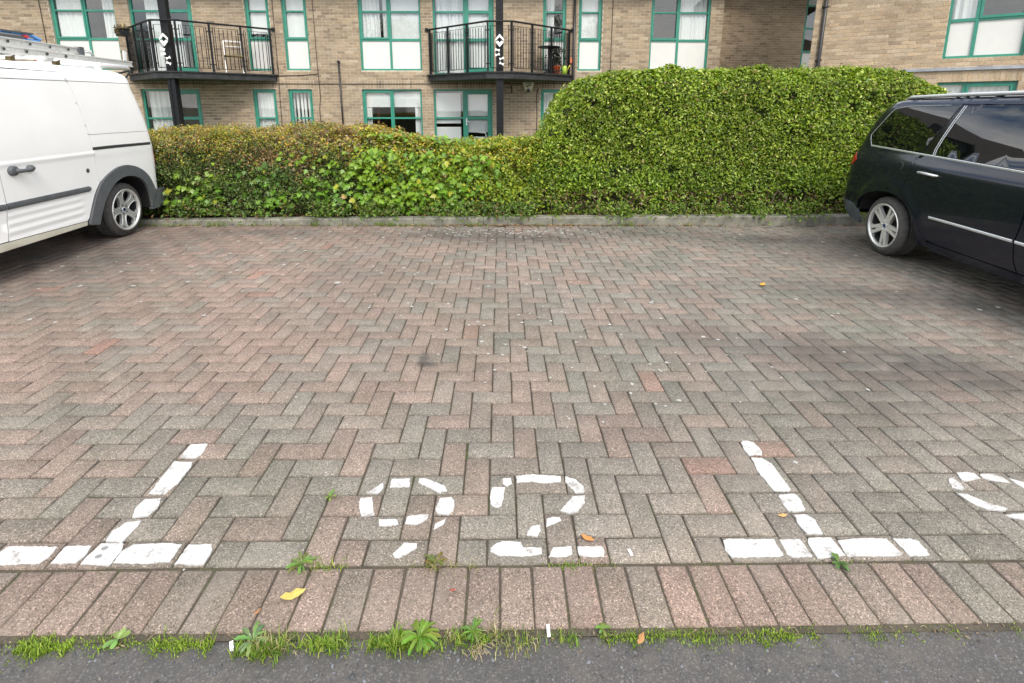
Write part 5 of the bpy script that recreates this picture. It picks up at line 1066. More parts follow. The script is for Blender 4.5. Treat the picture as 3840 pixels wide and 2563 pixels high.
def wheel(name, parent, u, z, R, Wt, Rr, side, wf, style, full=True):
    """tyre + rim + hub; outer face at w = wf"""
    loc = Vector((u, side*wf, z)); t = link(name, None, None, parent); t.location = loc
    m = MB(); n = 96
    prof = [(-.012, Rr-.004), (-.004, Rr+.004), (.0, Rr+.02), (-.002, R-.05), (-.012, R-.025), (-.026, R-.008), (-.045, R-.001)]
    gr = [.25, .42, .58, .75]; x0, x1 = -.045, -Wt+.045
    for g_ in gr:
        c = x0+(x1-x0)*g_; prof += [(c+.006, R), (c+.005, R-.008), (c-.005, R-.008), (c-.006, R)]
    prof += [(x1, R-.001), (-Wt+.026, R-.008), (-Wt+.01, R-.03), (-Wt, R-.06), (-Wt, Rr)]
    md = lambda j, k: (-.0065 if (k % 3 == 0 and j in (5, 6)) else (-.002 if k % 3 == 0 and j == 4 else 0))
    m.lathe([(a*side, r) for a, r in prof], n, 'y', mod=md); link('tyre', m.mesh('tyre', True), M['tyre'], t)
    m = MB(); m.lathe([(-.01*side, Rr+.002), (-.001*side, Rr), (.003*side, Rr-.006), (-.004*side, Rr-.016), (-.03*side, Rr-.022)], 64, 'y'); ro = link('rim', m.mesh('rim', True), M['alloy'], t)
    m = MB(); m.lathe([(-.03*side, Rr-.022), (-.15*side, Rr-.03), (-.17*side, Rr-.01)], 48, 'y'); link('rim_barrel', m.mesh('rim_barrel', True), M['plastic_d'], t)  # inner barrel coloured dark to paint the shade behind the spokes
    # brake disc and drum behind the spokes
    m = MB(); m.lathe([(-.1*side, 0), (-.1*side, Rr*.62), (-.115*side, Rr*.63), (-.115*side, Rr*.9), (-.16*side, Rr*.96)], 40, 'y'); link('brake_disc', m.mesh('brake_disc'), M['brake'], t)
    def dish(a, b):
        r = math.hypot(a, b)/Rr
        return -.022+.018*math.cos(min(1, r)*PI)*-1*.6-.004 if style == 'van' else -.012-.018*(1-min(1, r))**1.2
    Ro = Rr-.012; outer = [(Ro*math.cos(2*PI*k/60), Ro*math.sin(2*PI*k/60)) for k in range(60)]; holes = []
    rot0 = PI/2+(.31 if style == 'van' else .12)
    def pol(r, a): return (r*Rr*math.cos(a), r*Rr*math.sin(a))
    for k in range(5):
        a = rot0+k*2*PI/5
        if style == 'van':   # big five-sided windows between broad spokes, small triangles at the spoke ends
            holes.append([pol(.29, a), pol(.45, a-.36), pol(.74, a-.41), pol(.89, a-.25), pol(.915, a), pol(.89, a+.25), pol(.74, a+.41), pol(.45, a+.36)])
            b = a+PI/5; holes.append([pol(.79, b), pol(.885, b-.15), pol(.9, b), pol(.885, b+.15)])
        else:                # twin spokes: five wide windows and a slim slot in each spoke pair
            holes.append([pol(.27, a), pol(.48, a-.27), pol(.72, a-.36), pol(.88, a-.37), pol(.91, a-.15), pol(.91, a+.15), pol(.88, a+.37), pol(.72, a+.36), pol(.48, a+.27)])
            b = a+PI/5; holes.append([pol(.45, b), pol(.68, b-.06), pol(.87, b-.085), pol(.87, b+.085), pol(.68, b+.06)])
    sp = panel('spokes', outer, dish, M['alloy_f'] if style == 'van' else M['alloy'], t, side, st=.018, thick=.03, holes=[cr_spline(h+[h[0]], 3)[:-1] if len(h) > 5 else h for h in holes])
    if style == 'van':      # bright raised edges round the windows
        e = MB()
        for h in holes:
            if len(h) > 5:
                hh = cr_spline(h+[h[0]], 3); e.tube([(x, side*(dish(x, y)+.001), y) for x, y in hh], .0045, 6, caps=False)
        link('spoke_edges', e.mesh('spoke_edges', True), M['alloy'], t)
    m = MB(); m.lathe([(-.004*side+side*dish(0, 0), .0), (side*(.006+dish(0, 0)), .0), (side*(.006+dish(0, 0)), .024), (side*(.002+dish(0, 0)), .03), (side*(dish(0, 0)-.01), .031)], 24, 'y'); link('hub_cap', m.mesh('hub_cap', True), M['alloy'], t)
    m = MB(); m.poly([(.021*math.cos(2*PI*k/20), side*(dish(0, 0)+.0075), .021*.82*math.sin(2*PI*k/20)*1.1) for k in range(20)][::-side or 1]); link('badge', m.mesh('badge'), M['badge'], t)
    for k in range(5):
        a = rot0+(k+.5)*2*PI/5+(0 if style == 'van' else PI/5); x, y = pol(.21, a); m = MB(); m.lathe([(side*(dish(x, y)-.004), .0085), (side*(dish(x, y)+.006), .0085), (side*(dish(x, y)+.008), .005), (side*(dish(x, y)+.008), 0)], 8, 'y', (x, 0, y)); link('wheel_nut', m.mesh('wheel_nut'), M['plastic_d' if style == 'van' else 'chrome'], t)
    return t
def arch_liner(parent, arc, S, side, depth=.3):
    m = MB()
    for a, b in zip(arc[:-1], arc[1:]):
        m.poly([(a[0], side*(S(*a)-.008), a[1]), (b[0], side*(S(*b)-.008), b[1]), (b[0], side*(-depth), b[1]), (a[0], side*(-depth), a[1])])
    m.poly([(p[0], side*(-depth), p[1]) for p in arc])
    link('arch_liner', m.mesh('arch_liner'), M['void'], parent)
def interp(v, xs, ys): return float(np.interp(v, xs, ys))

# ---------------------------------------------------------------- white van (rear towards the hedge)
VA = math.radians(-3.5)
van = thing('panel_van', 'white high roofed panel van with grey trim and ladders on its roof', 'van', (-2.574, 4.04, 0), (0, 0, math.atan2(-math.cos(VA), -math.sin(VA))))
VUR = ([.2, .28, .42, .8, .92, 1.09, 1.28, 1.47, 1.6, 1.69, 1.74, 1.775, 1.79], [-.7, -.705, -.71, -.725, -.715, -.70, -.672, -.622, -.58, -.54, -.49, -.41, -.33])
def vur(v): return interp(v, *VUR)
def Sv(u, v):
    w = .03-(.10*((v-.97)/.83)**1.4 if v > .97 else 0)
    if v > 1.655: w -= .15*(1-math.sqrt(max(0, 1-((v-1.655)/.14)**2)))
    if v < .97: w += .007*max(0, 1-abs(v-.955)/.035)
    d = u-vur(min(v, 1.60)); r = .11
    if d < r: w -= r-math.sqrt(max(0, r*r-(r-max(d, 0))**2))
    if .35 < v < .585 and u > .5:     # pressed ribs low on the doors
        w += .0065*(.5-.5*math.cos(2*PI*(v-.372)/.0665))*min(1, max(0, (u-.54)/.035))*(1 if v > .372 else 0)-.004*min(1, max(0, (u-.54)/.035))
    return w
AO = cr_spline([(.517, .268), (.509, .301), (.454, .412), (.371, .551), (.272, .66), (.12, .741), (-.029, .78), (-.201, .773), (-.36, .714), (-.478, .619), (-.551, .491), (-.58, .425)], 3)
AI = cr_spline([(.396, .243), (.339, .357), (.242, .497), (.103, .61), (-.051, .661), (-.201, .654), (-.347, .594), (-.443, .463), (-.467, .314), (-.468, .25)], 3)
up_ = [p for p in AO if p[1] > .655]
door_rear = [(.287, .655)]+[(.303+.1*max(0, (v-.85)/.85)**2, v) for v in (.8, .9, 1.0, 1.1, 1.2, 1.3, 1.4, 1.5, 1.6, 1.68)]+[(.42, 1.712), (.45, 1.722)]
low_arc = [p for p in AO if p[0] > .272][:-1]
door = [(1.385, .335), (.53, .312), *[(p[0]+.006, p[1]+.003) for p in low_arc if p[1] > .318 and p[1] < .65], *door_rear, (1.06, 1.714), (1.345, 1.70), (1.346, .88), (1.34, .65), (1.36, .5)]
rear_line = [(vur(v), v) for v in (.44, .6, .8, .92, 1.09, 1.2, 1.28, 1.38, 1.47, 1.54, 1.6)]+cr_spline([(-.58, 1.6), (-.555, 1.66), (-.52, 1.715), (-.46, 1.758), (-.38, 1.781), (-.28, 1.79)], 3)[1:]
top_line = [(-.1, 1.791), (.3, 1.794), (.8, 1.794), (1.3, 1.79), (1.8, 1.775), (1.95, 1.75)]
panel('rear_quarter', [*rear_line, *top_line, (1.95, 1.70), (1.345, 1.706), (1.06, 1.72), *door_rear[::-1], *[p for p in AO if p[0] < .272 and p[1] > .44], (-.6, .44)], Sv, M['van_white'], van, 1, gap=.0018, st=.04)
dp = panel('sliding_door', door, Sv, M['van_white'], van, 1, gap=.0026, st=.04, sv=.0125)
fd = [(2.2, .34), (1.39, .338), (1.365, .5), (1.345, .65), (1.351, .88), (1.35, 1.70), (1.95, 1.69), (2.35, 1.2), (2.36, .8)]
front_glass = [(1.45, 1.02), (1.46, 1.58), (1.86, 1.58), (2.22, 1.1), (2.22, 1.02)]
fdo = panel('front_door', fd, Sv, M['van_white'], van, 1, gap=.0026, st=.06, holes=[front_glass])
panel('window', front_glass, Sv, M['car_glass'], fdo, 1, off=-.004, thick=0, st=.1)
FA = [(2.5+.36*math.cos(a), .285+.36*math.sin(a)) for a in np.linspace(PI, 0, 13)]
panel('front_wing', [(2.14, .34), (2.365, .8), (2.355, 1.2), (2.75, 1.0), (3.15, .88), (3.26, .6), (3.24, .3), *FA[::-1]], Sv, M['van_white'], van, 1, gap=.002, st=.07)
panel('arch_trim', [*AO, *AI[::-1]], lambda u, v: Sv(u, v)+.004, M['plastic'], van, 1, off=.014, thick=.03, st=.02, gap=.0015)
bump = [(-.583, .427), (-.57, .36), (-.47, .25), (-.46, .225), (-.70, .23), (-.775, .30), (-.80, .40), (-.79, .436)]
panel('rear_bumper', bump, lambda u, v: .03-.35*max(0, (-.62-u))**1.5, M['plastic'], van, 1, off=.016, thick=.04, st=.03)
m = MB(); m.box((-.80, -1.5, .24), (-.62, .0, .435)); link('bumper_bar', m.mesh('bumper_bar'), M['plastic'], van)
panel('sill', [(1.42, .332), (.53, .308), (.527, .266), (1.48, .265), (2.15, .265), (2.15, .334)], lambda u, v: .03-.25*max(0, .3-v), M['sill'], van, 1, gap=.001, st=.06)
for a, b in ((.432, 1.343), (1.348, 2.2)):
    z0 = .592; q = [(b, z0), (a+.02, z0), (a+.006, z0+.009), (a, z0+.025), (a+.006, z0+.041), (a+.02, z0+.05), (b, z0+.05)]
    panel('rub_strip', q, lambda u, v: Sv(u, .6)+.016*math.sqrt(max(0, 1-((v-.617)/.03)**2)), M['plastic'], dp if a < 1 else fdo, 1, off=.0, thick=.02, st=.05, sv=.008)
m = MB(); P = lambda u, v, o: (u, Sv(u, v)+o, v)
for u_c, rx in ((1.24, .042), (1.075, .03)):
    m.lathe([(0, .0), (.026, .0), (.03, rx*.55), (.024, rx*.95), (.0, rx)], 18, 'y', (u_c, Sv(1.1, .9), .895))
m.tube([P(1.24, .895, .03), P(1.2, .889, .044), P(1.12, .889, .044), P(1.075, .898, .03)], [.02, .016, .016, .02], 10); link('handle', m.mesh('handle', True), M['plastic'], dp)
m = MB(); m.lathe([(0, .0), (.004, .0), (.005, .016), (.003, .021), (-.004, .022)], 20, 'y', (.424, Sv(.42, .79), .793)); link('blank_plug', m.mesh('blank_plug', True), M['plastic_d'], dp)
strip('door_track', [(.312, .996), (.1, .996), (-.3, .99), (-.6, .985)], Sv, M['plastic_d'], van, 1, .03, .006)
strip('panel_seam', [(.319, 1.134), (0, 1.132), (-.4, 1.128), (-.6, 1.125)], Sv, M['seam'], van, 1, .004, .001)
strip('roof_seam', [(1.95, 1.632), (1.09, 1.634), (.7, 1.638), (.27, 1.645), (-.16, 1.65), (-.48, 1.652)], Sv, M['seam'], van, 1, .006, .001)
panel('tail_lamp', [(-.718, .70), (-.728, .80), (-.712, .93), (-.66, .90), (-.672, .70)], Sv, M['lamp_red'], van, 1, off=.003, thick=.01, st=.02)
full = [*rear_line, *top_line, (2.75, 1.02), (3.15, .88), (3.26, .6), (3.24, .3)]
loft_over('body_shell', resample(full, .08, False), Sv, 1.52, van, 1, [M['van_white'], M['car_glass']], lambda p: 1 if 1.95 <= p[0] < 2.72 and p[1] > 1.03 else 0, lambda u, v: (-.03, .0) if u < -.45 else ((.0, .02) if u < 1.9 else (.08, .0)))
for sd_ in (-1,):
    panel('far_side', [*full, (2.2, .3), (-.7, .3)], lambda u, v: 1.52+Sv(u, v), M['van_white'], van, -1, st=.12, thick=0)
panel('inner_shell', [(vur(.44)+.03, .45), *[(a+.03, b-.01) for a, b in rear_line], *[(a, b-.03) for a, b in top_line], (2.7, 1.0), (2.1, .4), (.53, .3), *[(p[0]+.01, p[1]+.01) for p in AI]], lambda u, v: Sv(u, v)-.03, M['void'], van, 1, st=.08, thick=0)
arch_liner(van, AI, lambda u, v: .03, 1, .26); arch_liner(van, FA, lambda u, v: .03, 1, .26)
m = MB(); m.box((-.62, -1.45, .24), (3.1, -.27, .42)); m.box((.45, -.27, .262), (2.1, -.02, .34)); link('underbody', m.mesh('underbody'), M['void'], van)  # near-black box paints the darkness beneath the van
for u_, sd_, w_ in ((-.108, 1, -.006), (2.5, 1, -.006)): wheel('wheel', van, u_, .296, .296, .2, .226, 1, w_, 'van')
for u_ in (-.108, 2.5):
    m = MB(); m.lathe([(-1.5, .2), (-1.5, .26), (-1.47, .283), (-1.34, .283), (-1.32, .2)], 32, 'y', (u_, 0, .283)); link('tyre', m.mesh('tyre'), M['tyre'], van)
# roof rack carrying the ladders
m = MB()
for u_ in (1.3, .45, -.28):
    m.bar((u_, -.16, 1.845), (u_, -1.36, 1.845), .03, .03)
    for w_ in (-.2, -1.3): m.bar((u_, w_, 1.78), (u_, w_, 1.85), .05, .03, (1, 0, 0))
    link('rack_bar', m.mesh('rack_bar'), M['white_metal'], van); m = MB()
for x_ in (.2, .7): m = MB(); m.box((x_, -.26, 1.79), (x_+.05, -.22, 1.832)); m.tube([(x_+.025, -.27, 1.81), (x_+.025, -.2, 1.84)], .008, 6); link('rack_clamp', m.mesh('rack_clamp'), M.setdefault('brass', None) or plain('brass_clamp', (.1, .075, .03), .5, metal=.4, var=.5, scale=40), van)
m = MB(); m.tube([(.12, -.33, 1.84), (-.4, -.33, 1.842), (-.95, -.33, 1.85)], .032, 12); link('rear_roller', m.mesh('rear_roller', True), M['white_metal'], van)
m = MB(); m.bar((-1.0, -.33, 1.82), (-.62, -.5, 1.70), .02, .02); m.tube([(-1.05, -.34, 1.83), (-.98, -.4, 1.7), (-.8, -.5, 1.62)], .012, 6); link('rack_stay', m.mesh('rack_stay'), M['plastic_d'], van)
def to_van(o): o.parent = None; o.matrix_world = van.matrix_world @ o.matrix_world
bpy.context.view_layer.update()
def ladder(label, ua, ub, w0, w1, z, h, rung0):
    t = thing('ladder', label, 'ladder'); t.matrix_world = van.matrix_world @ Matrix.Translation((ua, w0, z))
    def rail(w):
        m = MB(); t_ = .026
        m.box((0, w-t_/2, 0), (ub-ua, w+t_/2, .012)); m.box((0, w-t_/2, h-.012), (ub-ua, w+t_/2, h)); m.box((0, w-.004, .012), (ub-ua, w+.004, h-.012)); return m.mesh('rail')
    for w in (0, w1-w0): link('rail', rail(w), M['alu'], t)
    rb = MB(); rb.tube([(0, .004, 0), (0, w1-w0-.004, 0)], .015, 10); rme = rb.mesh('rung', True); rme.materials.append(M['alu'])
    pb_ = MB(); pb_.lathe([(.0135, .0), (.0145, .0), (.0145, .012), (.0135, .013)], 12, 'y'); pme = pb_.mesh('rung_plug'); pme.materials.append(M['plastic_d'])
    u_ = rung0-ua
    while u_ < ub-ua:
        o = bpy.data.objects.new('rung', rme); COL.objects.link(o); o.parent = t; o.location = (u_, 0, h*.5)
        o = bpy.data.objects.new('rung_plug', pme); COL.objects.link(o); o.parent = t; o.location = (u_, 0, h*.5); u_ += .235
    return t
ladder('long aluminium ladder lying lowest on the van roof and jutting out behind', -1.08, 2.2, -.34, -.74, 1.868, .066, -.045)
l2 = ladder('shorter aluminium ladder stacked on top of the longer one on the van roof', -.385, 2.1, -.42, -.80, 1.95, .066, -.2)
m = MB(); m.box((-.012, -.03, -.01), (.05, .03, .075)); link('end_cap', m.mesh('end_cap'), M['plastic'], l2)
m = MB(); m.tube([(.0, .0, .02), (-.1, .01, .035), (-.19, .0, .01), (-.2, -.02, -.025), (-.1, -.03, -.045), (0, -.02, -.03)], .01, 8); link('hook', m.mesh('hook', True), M['alu'], l2)
m = MB(); m.box((-.2, -.12, .05), (-.06, -.02, .062)); m.box((-.24, -.1, .03), (-.2, -.05, .06)); link('stay_plate', m.mesh('stay_plate'), M['white_metal'], l2)
sp_ = thing('upright_stop', 'short pale upright at the rear end of the longest ladder', 'ladder stop'); sp_.matrix_world = van.matrix_world @ Matrix.Translation((-.95, -.33, 1.934))
m = MB(); m.bar((0, 0, 0), (-.012, 0, .11), .012, .05, (1, 0, 0)); link('stop', m.mesh('stop'), M['white_metal'], sp_)
bt = thing('tie_down', 'blue and grey tie down with a red catch lying on top of the ladders', 'tie down'); bt.matrix_world = van.matrix_world @ Matrix.Translation((.16, -.5, 2.026))
m = MB(); m.tube([(.3, 0, .05), (.05, 0, .055), (-.06, 0, .04), (-.13, 0, .02), (-.1, 0, -.002), (0, 0, .0), (.12, 0, .01)], [.016, .016, .018, .02, .02, .018, .014], 8); link('blue_loop', m.mesh('blue_loop', True), plain('blue_webbing', (.09, .27, .6), .6, var=.2, scale=40), bt)
m = MB(); m.bar((.4, .02, .055), (-.03, .02, .065), .02, .014); m.bar((.4, .02, .01), (.1, .02, .015), .03, .03); link('grey_bar', m.mesh('grey_bar'), M['plastic'], bt)
m = MB(); m.box((.03, -.01, .018), (.075, .03, .045)); link('red_catch', m.mesh('red_catch'), plain('red_plastic', (.55, .05, .05), .5), bt)
rt = tag(link('marker', None), 'small red tag between the ladder and the van roof', 'tag'); rt.matrix_world = van.matrix_world @ Matrix.Translation((.31, -.35, 1.848))
m = MB(); m.box((-.02, -.004, -.02), (.02, .004, .02)); link('tag_plate', m.mesh('tag_plate'), plain('red_tag', (.42, .06, .04), .6), rt)

# ---------------------------------------------------------------- dark people carrier
CA = math.radians(4.8)
car = thing('people_carrier', 'black people carrier with silver roof rails parked beside the tall hedge', 'car', (5.43, 3.40, 0), (0, 0, math.atan2(-math.cos(CA), -math.sin(CA))))
CUR = ([.2, .3, .34, .42, .5, .7, .9, 1.05, 1.15, 1.26, 1.36, 1.48, 1.55, 1.59], [-.83, -.89, -.95, -.99, -.985, -.965, -.965, -.985, -.985, -.97, -.93, -.86, -.775, -.64])
def cur(v): return interp(v, *CUR)
WV = ([.2, .3, .42, .55, .7, .82, .9, .94, .965, 1.0, 1.06, 1.2, 1.4, 1.5, 1.545, 1.575, 1.59], [-.03, -.005, .012, .02, .022, .016, .004, -.006, -.022, -.042, -.082, -.125, -.19, -.225, -.25, -.29, -.34])
from bisect import bisect
def smooth1(x, xs, ys):
    i = min(max(bisect(xs, x)-1, 0), len(xs)-2); t = min(1, max(0, (x-xs[i])/(xs[i+1]-xs[i])))
    d = [(ys[min(k+1, len(ys)-1)]-ys[max(k-1, 0)])/(xs[min(k+1, len(xs)-1)]-xs[max(k-1, 0)]) for k in (i, i+1)]; h = xs[i+1]-xs[i]
    return (2*t**3-3*t*t+1)*ys[i]+(t**3-2*t*t+t)*h*d[0]+(-2*t**3+3*t*t)*ys[i+1]+(t**3-t*t)*h*d[1]
def Sc(u, v):
    w = smooth1(v, *WV)
    for uc in (-.15, 2.42):
        r = math.hypot(u-uc, v-.3); e = min(1, max(0, (r-.45)/.09)); w += .02*(1-e*e*(3-2*e))*(1 if v < .95 else 0)
    d = u-cur(min(v, 1.575)); r = .2
    if d < r: w -= .8*(r-math.sqrt(max(0, r*r-(r-max(d, 0))**2)))
    return w
CAI = cr_spline([(-.572, .40), (-.551, .501), (-.453, .583), (-.29, .64), (-.129, .66), (.032, .64), (.157, .583), (.252, .487), (.318, .36), (.35, .24)], 4)
shut = cr_spline([(.161, 1.289), (.067, 1.057), (.078, .968), (.091, .879), (.073, .806), (.055, .72), (.088, .671), (.188, .598), (.268, .524), (.325, .435), (.362, .367), (.431, .312)], 3)
crear = [(cur(v), v) for v in (.485, .6, .75, .9, 1.0, 1.05, 1.1, 1.15, 1.2, 1.26, 1.31, 1.36, 1.42, 1.48, 1.52, 1.55, 1.575)]+[(-.6, 1.588)]
ctop = [(-.3, 1.592), (.3, 1.598), (.9, 1.6), (1.5, 1.59), (1.8, 1.565)]
qg = cr_spline([(-.69, 1.095), (-.755, 1.18), (-.752, 1.22), (-.68, 1.336), (-.606, 1.452), (-.53, 1.482), (-.349, 1.5), (-.138, 1.507), (.12, 1.51)], 3)+[(.232, 1.51), (.15, 1.289), (.06, 1.068), (-.276, 1.078)]
panel('rear_quarter', [*crear, *ctop, (1.8, 1.525), (.25, 1.525), *shut, (.425, .25), (.352, .238), *CAI[::-1], (-.645, .45)], Sc, M['car_paint'], car, -1, gap=.0016, st=.035, holes=[qg])
panel('quarter_window', qg, Sc, M['car_glass'], car, -1, off=-.002, thick=0, st=.06)
dshut = [p for p in shut if p[1] < 1.06]
rd = panel('rear_door', [*dshut, (.548, .300), (.858, .299), (1.325, .302), (1.29, .394), (1.278, .527), (1.303, .653), (1.312, .824), (1.315, 1.022), (.697, 1.042), (.235, 1.058)], Sc, M['car_paint'], car, -1, gap=.0022, st=.035)
panel('pillar_trim', [(.06, 1.062), (.15, 1.289), (.232, 1.51), (.25, 1.523), (1.8, 1.52), (2.28, 1.0), (1.3, 1.022), (.697, 1.042)], lambda u, v: Sc(u, v)-.003, M['gloss_black'], car, -1, thick=0, st=.06)
dg = [(.315, 1.503), (.282, 1.365), (.254, 1.22), (.24, 1.121), (.25, 1.07), (.697, 1.053), (1.26, 1.036), (1.27, 1.2), (1.21, 1.512), (.871, 1.513), (.591, 1.509)]
panel('window', dg, lambda u, v: Sc(u, v)+.0015, M['car_glass'], rd, -1, thick=.003, st=.06)
fdoor = panel('front_door', [(1.33, .302), (1.295, .394), (1.283, .527), (1.308, .653), (1.317, .824), (1.32, 1.021), (2.3, .98), (2.28, .7), (2.12, .5), (2.08, .302)], Sc, M['car_paint'], car, -1, gap=.0022, st=.06)
panel('window', [(1.29, 1.036), (1.30, 1.2), (1.25, 1.512), (1.72, 1.508), (2.2, 1.06), (2.2, 1.01)], lambda u, v: Sc(u, v)+.0015, M['car_glass'], fdoor, -1, thick=.003, st=.08)
CFA = [(2.42+.36*math.cos(a), .29+.36*math.sin(a)) for a in np.linspace(PI, 0, 13)]
panel('front_wing', [(2.085, .302), (2.125, .5), (2.285, .7), (2.305, .98), (2.75, .94), (3.25, .8), (3.38, .6), (3.36, .3), *CFA[::-1]], Sc, M['car_paint'], car, -1, gap=.002, st=.07)
panel('sill', [(.425, .25), (.43, .294), (.56, .294), (2.08, .296), (2.08, .24), (.45, .222)], lambda u, v: Sc(u, .3)-.35*max(0, .285-v), M['car_paint'], car, -1, st=.05, thick=.02)
cbump = [(-.96, .478), (-.646, .446), (-.572, .405), (-.535, .255), (-.77, .28), (-.90, .325), (-.955, .42)]
panel('rear_bumper', cbump, Sc, M['bumper_grey'], car, -1, off=.004, thick=.03, st=.03)
strip('belt_trim', [(-.69, 1.086), (-.4, 1.077), (.067, 1.06), (.235, 1.055), (.697, 1.04), (1.315, 1.02), (2.25, .99)], Sc, M['chrome'], car, -1, .018, .005)
strip('window_trim', [p for p in cr_spline([(-.69, 1.086), (-.76, 1.175), (-.757, 1.222), (-.685, 1.338), (-.61, 1.458), (-.53, 1.49), (-.349, 1.508), (.12, 1.518)], 4)], Sc, M['chrome'], car, -1, .005, .002)
for dx in (0, -.022): strip('pillar_line', [(.306+dx, 1.512), (.272+dx, 1.365), (.243+dx, 1.22), (.229+dx, 1.121), (.238+dx, 1.066)], Sc, M['chrome'], rd, -1, .006, .003)
strip('rub_strip', [(.444, .527), (.8, .528), (1.268, .527)], Sc, M['chrome'], rd, -1, .022, .008); strip('rub_strip', [(1.29, .527), (2.1, .52)], Sc, M['chrome'], fdoor, -1, .022, .008)
m = MB(); P = lambda u, v, o: (u, -(Sc(u, v)+o), v)
m.tube([P(.205, .906, .004), P(.225, .906, .022), P(.33, .905, .028), P(.425, .9, .022), P(.445, .899, .004)], [.008, .012, .0125, .012, .008], 10); link('handle', m.mesh('handle', True), M['chrome'], rd)
panel('handle_cup', [(.27+.06*math.cos(a), .898+.033*math.sin(a)) for a in np.linspace(0, 2*PI, 18)[:-1]], Sc, M['void'], rd, -1, off=.0008, thick=0, st=.03)
strip('fuel_flap_edge', cr_spline([(-.106, .974), (-.055, .962), (-.03, .935), (-.045, .9)], 4), Sc, M['seam'], car, -1, .0035, .001)
panel('tail_lamp', [(-.925, 1.0), (-.86, 1.0), (-.76, .925), (-.80, .872), (-.925, .865)], Sc, M['lamp_red'], car, -1, off=.004, thick=.012, st=.03)
m = MB(); rl = [(-.59, 1.582), (-.52, 1.6), (.2, 1.612), (.9, 1.616), (1.6, 1.607), (1.68, 1.59)]
for sgn in (0, 1):
    P = [Vector((u, (.32 if not sgn else 1.22), z)) for u, z in rl]
    m = MB(); m.tube(P, [.01, .017, .017, .017, .017, .01], 10); link('roof_rail', m.mesh('roof_rail', True), plain('silver_rail', (.62, .63, .65), .3, metal=.35), car)
cfull = [(cur(v), v) for v in (.3, .36, .42, .47)]+crear+ctop+[(2.7, .98), (3.25, .8), (3.38, .6), (3.36, .3)]
loft_over('body_shell', resample(cfull, .08, False), Sc, 1.56, car, -1, [M['car_paint'], M['car_glass']], lambda p: 1 if (1.82 <= p[0] < 2.66 and p[1] > .98) or (p[0] < -.55 and 1.1 < p[1] < 1.5) else 0, lambda u, v: (-.04, 0) if u < -.52 else ((0, .03) if u < 1.8 else (.1, 0)))
panel('far_side', [*cfull, (2.1, .26), (-.5, .26)], lambda u, v: 1.56+Sc(u, v), M['car_paint'], car, 1, st=.12, thick=0)
panel('inner_shell', [*[(a+.04, b) for a, b in crear if b < 1.5], (1.7, 1.5), (2.3, .95), (2.0, .3), (.45, .28), *[(p[0]+.008, p[1]+.008) for p in CAI[::-1]]], lambda u, v: Sc(u, v)-.03, M['void'], car, -1, st=.08, thick=0)
arch_liner(car, CAI, lambda u, v: .02, -1, .26); arch_liner(car, CFA, lambda u, v: .02, -1, .26)
m = MB(); m.box((-.75, .27, .22), (3.2, 1.5, .4)); m.box((.42, .03, .225), (2.05, .3, .32)); link('underbody', m.mesh('underbody'), M['void'], car)  # near-black box colours in the shade beneath the car
for u_ in (-.16, 2.42): wheel('wheel', car, u_-.02, .303, .303, .21, .228, -1, -.004, 'car')
for u_ in (-.16, 2.42):
    m = MB(); m.lathe([(1.5, .2), (1.5, .26), (1.47, .292), (1.34, .292), (1.32, .2)], 32, 'y', (u_, 0, .292)); link('tyre', m.mesh('tyre'), M['tyre'], car)

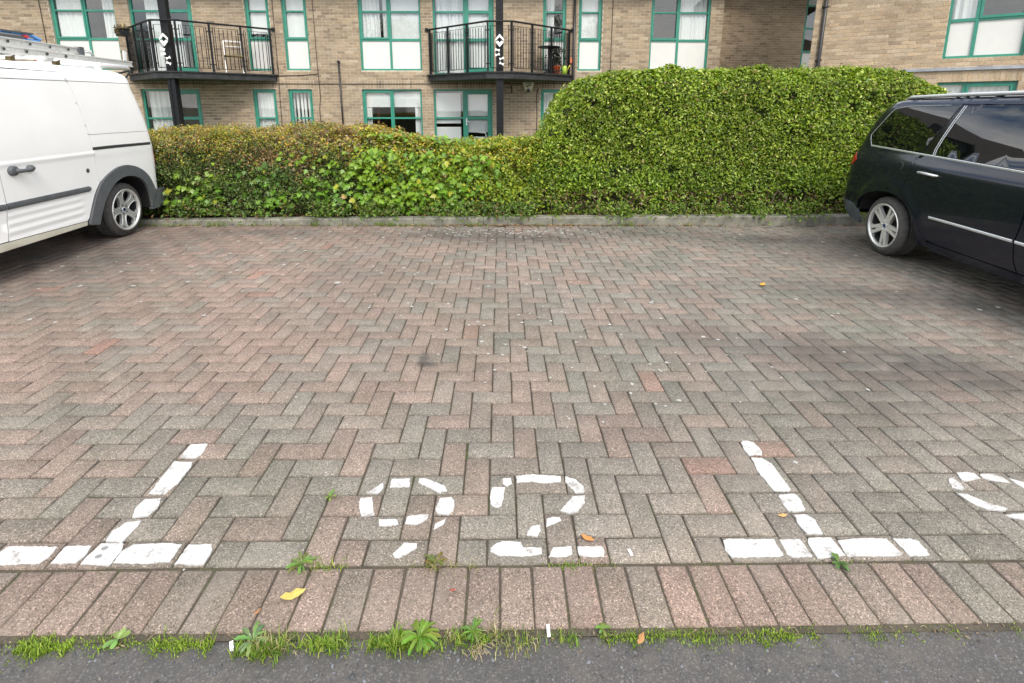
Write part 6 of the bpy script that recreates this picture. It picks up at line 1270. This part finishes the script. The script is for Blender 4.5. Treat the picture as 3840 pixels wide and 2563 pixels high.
# noses of the two vehicles, beyond the picture's edges
M['lamp_clear'] = plain('clear_lamp', (.5, .52, .55), .08, metal=.6, coat=.6)
for veh, sgn, S_, w1, un, z0, z1 in ((van, 1, Sv, 1.52, 3.24, .24, .46), (car, -1, Sc, 1.56, 3.36, .24, .5)):
    m = MB(); m.box((un-.12, min(sgn*.045, -sgn*(w1+.02)), z0), (un+.09, max(sgn*.045, -sgn*(w1+.02)), z1)); link('front_bumper', m.mesh('front_bumper'), M['plastic'] if sgn > 0 else M['car_paint'], veh)
    m = MB(); m.box((un-.05, min(-sgn*.45, -sgn*1.1), z1+.03), (un+.03, max(-sgn*.45, -sgn*1.1), z1+.15)); link('grille', m.mesh('grille'), M['plastic_d'], veh)
    for ww in (.02, -(w1-.3)):
        m = MB(); m.box((un-.22, min(sgn*ww, sgn*(ww-.3)), z1+.06), (un+.025, max(sgn*ww, sgn*(ww-.3)), z1+.22)); link('headlight', m.mesh('headlight'), M['lamp_clear'], veh)
# ================================================================== TREES ACROSS THE ROAD, seen only as reflections in the windows and the car
def road_tree(label, x, y, h, seed):
    r = np.random.default_rng(seed); t = thing('tree', label, 'tree', (x, y, -.05), group='trees across the road')
    m = MB(); m.tube([(0, 0, 0), (.05, .02, h*.25), (.0, .1, h*.55), (.1, 0, h*.85)], [.2, .15, .1, .03], 9)
    for i in range(9):
        a = i*2.4; z = h*(.3+.055*i); l = h*(.3-.018*i); m.tube([(0, .05, z), (l*.5*math.cos(a), l*.5*math.sin(a), z+l*.35), (l*math.cos(a), l*math.sin(a), z+l*.6)], [.06, .04, .012], 6)
    link('trunk', m.mesh('trunk', True), M['twig'], t)
    cs = np.array([[r.normal(0, h*.17), r.normal(0, h*.17), h*r.uniform(.42, .95)] for _ in range(26)]); n = 9000
    k = r.integers(0, 26, n); d = r.normal(size=(n, 3)); d /= np.linalg.norm(d, axis=1)[:, None]; P = cs[k]+d*(h*.12*r.uniform(.5, 1.1, n))[:, None]; L = r.uniform(.1, .2, n)
    V, F, C = leaf_cloud(P, d, L, L*.6, lit(n, [(.06, .1, .02), (.09, .14, .03), (.04, .07, .015)], [40, 30, 30], seed+1), seed=seed+2)
    link('crown', np_mesh('crown', V, F, C), M['leaf'], t, 'stuff')
for lb, x, y, h, s in (('leafy tree across the road behind the camera', -7, -15, 8, 301), ('taller leafy tree across the road behind the camera', 3.5, -19, 9.5, 302), ('broad leafy tree across the road at the far end of the bays', 11, -16, 8.5, 303)): road_tree(lb, x, y, h, s)
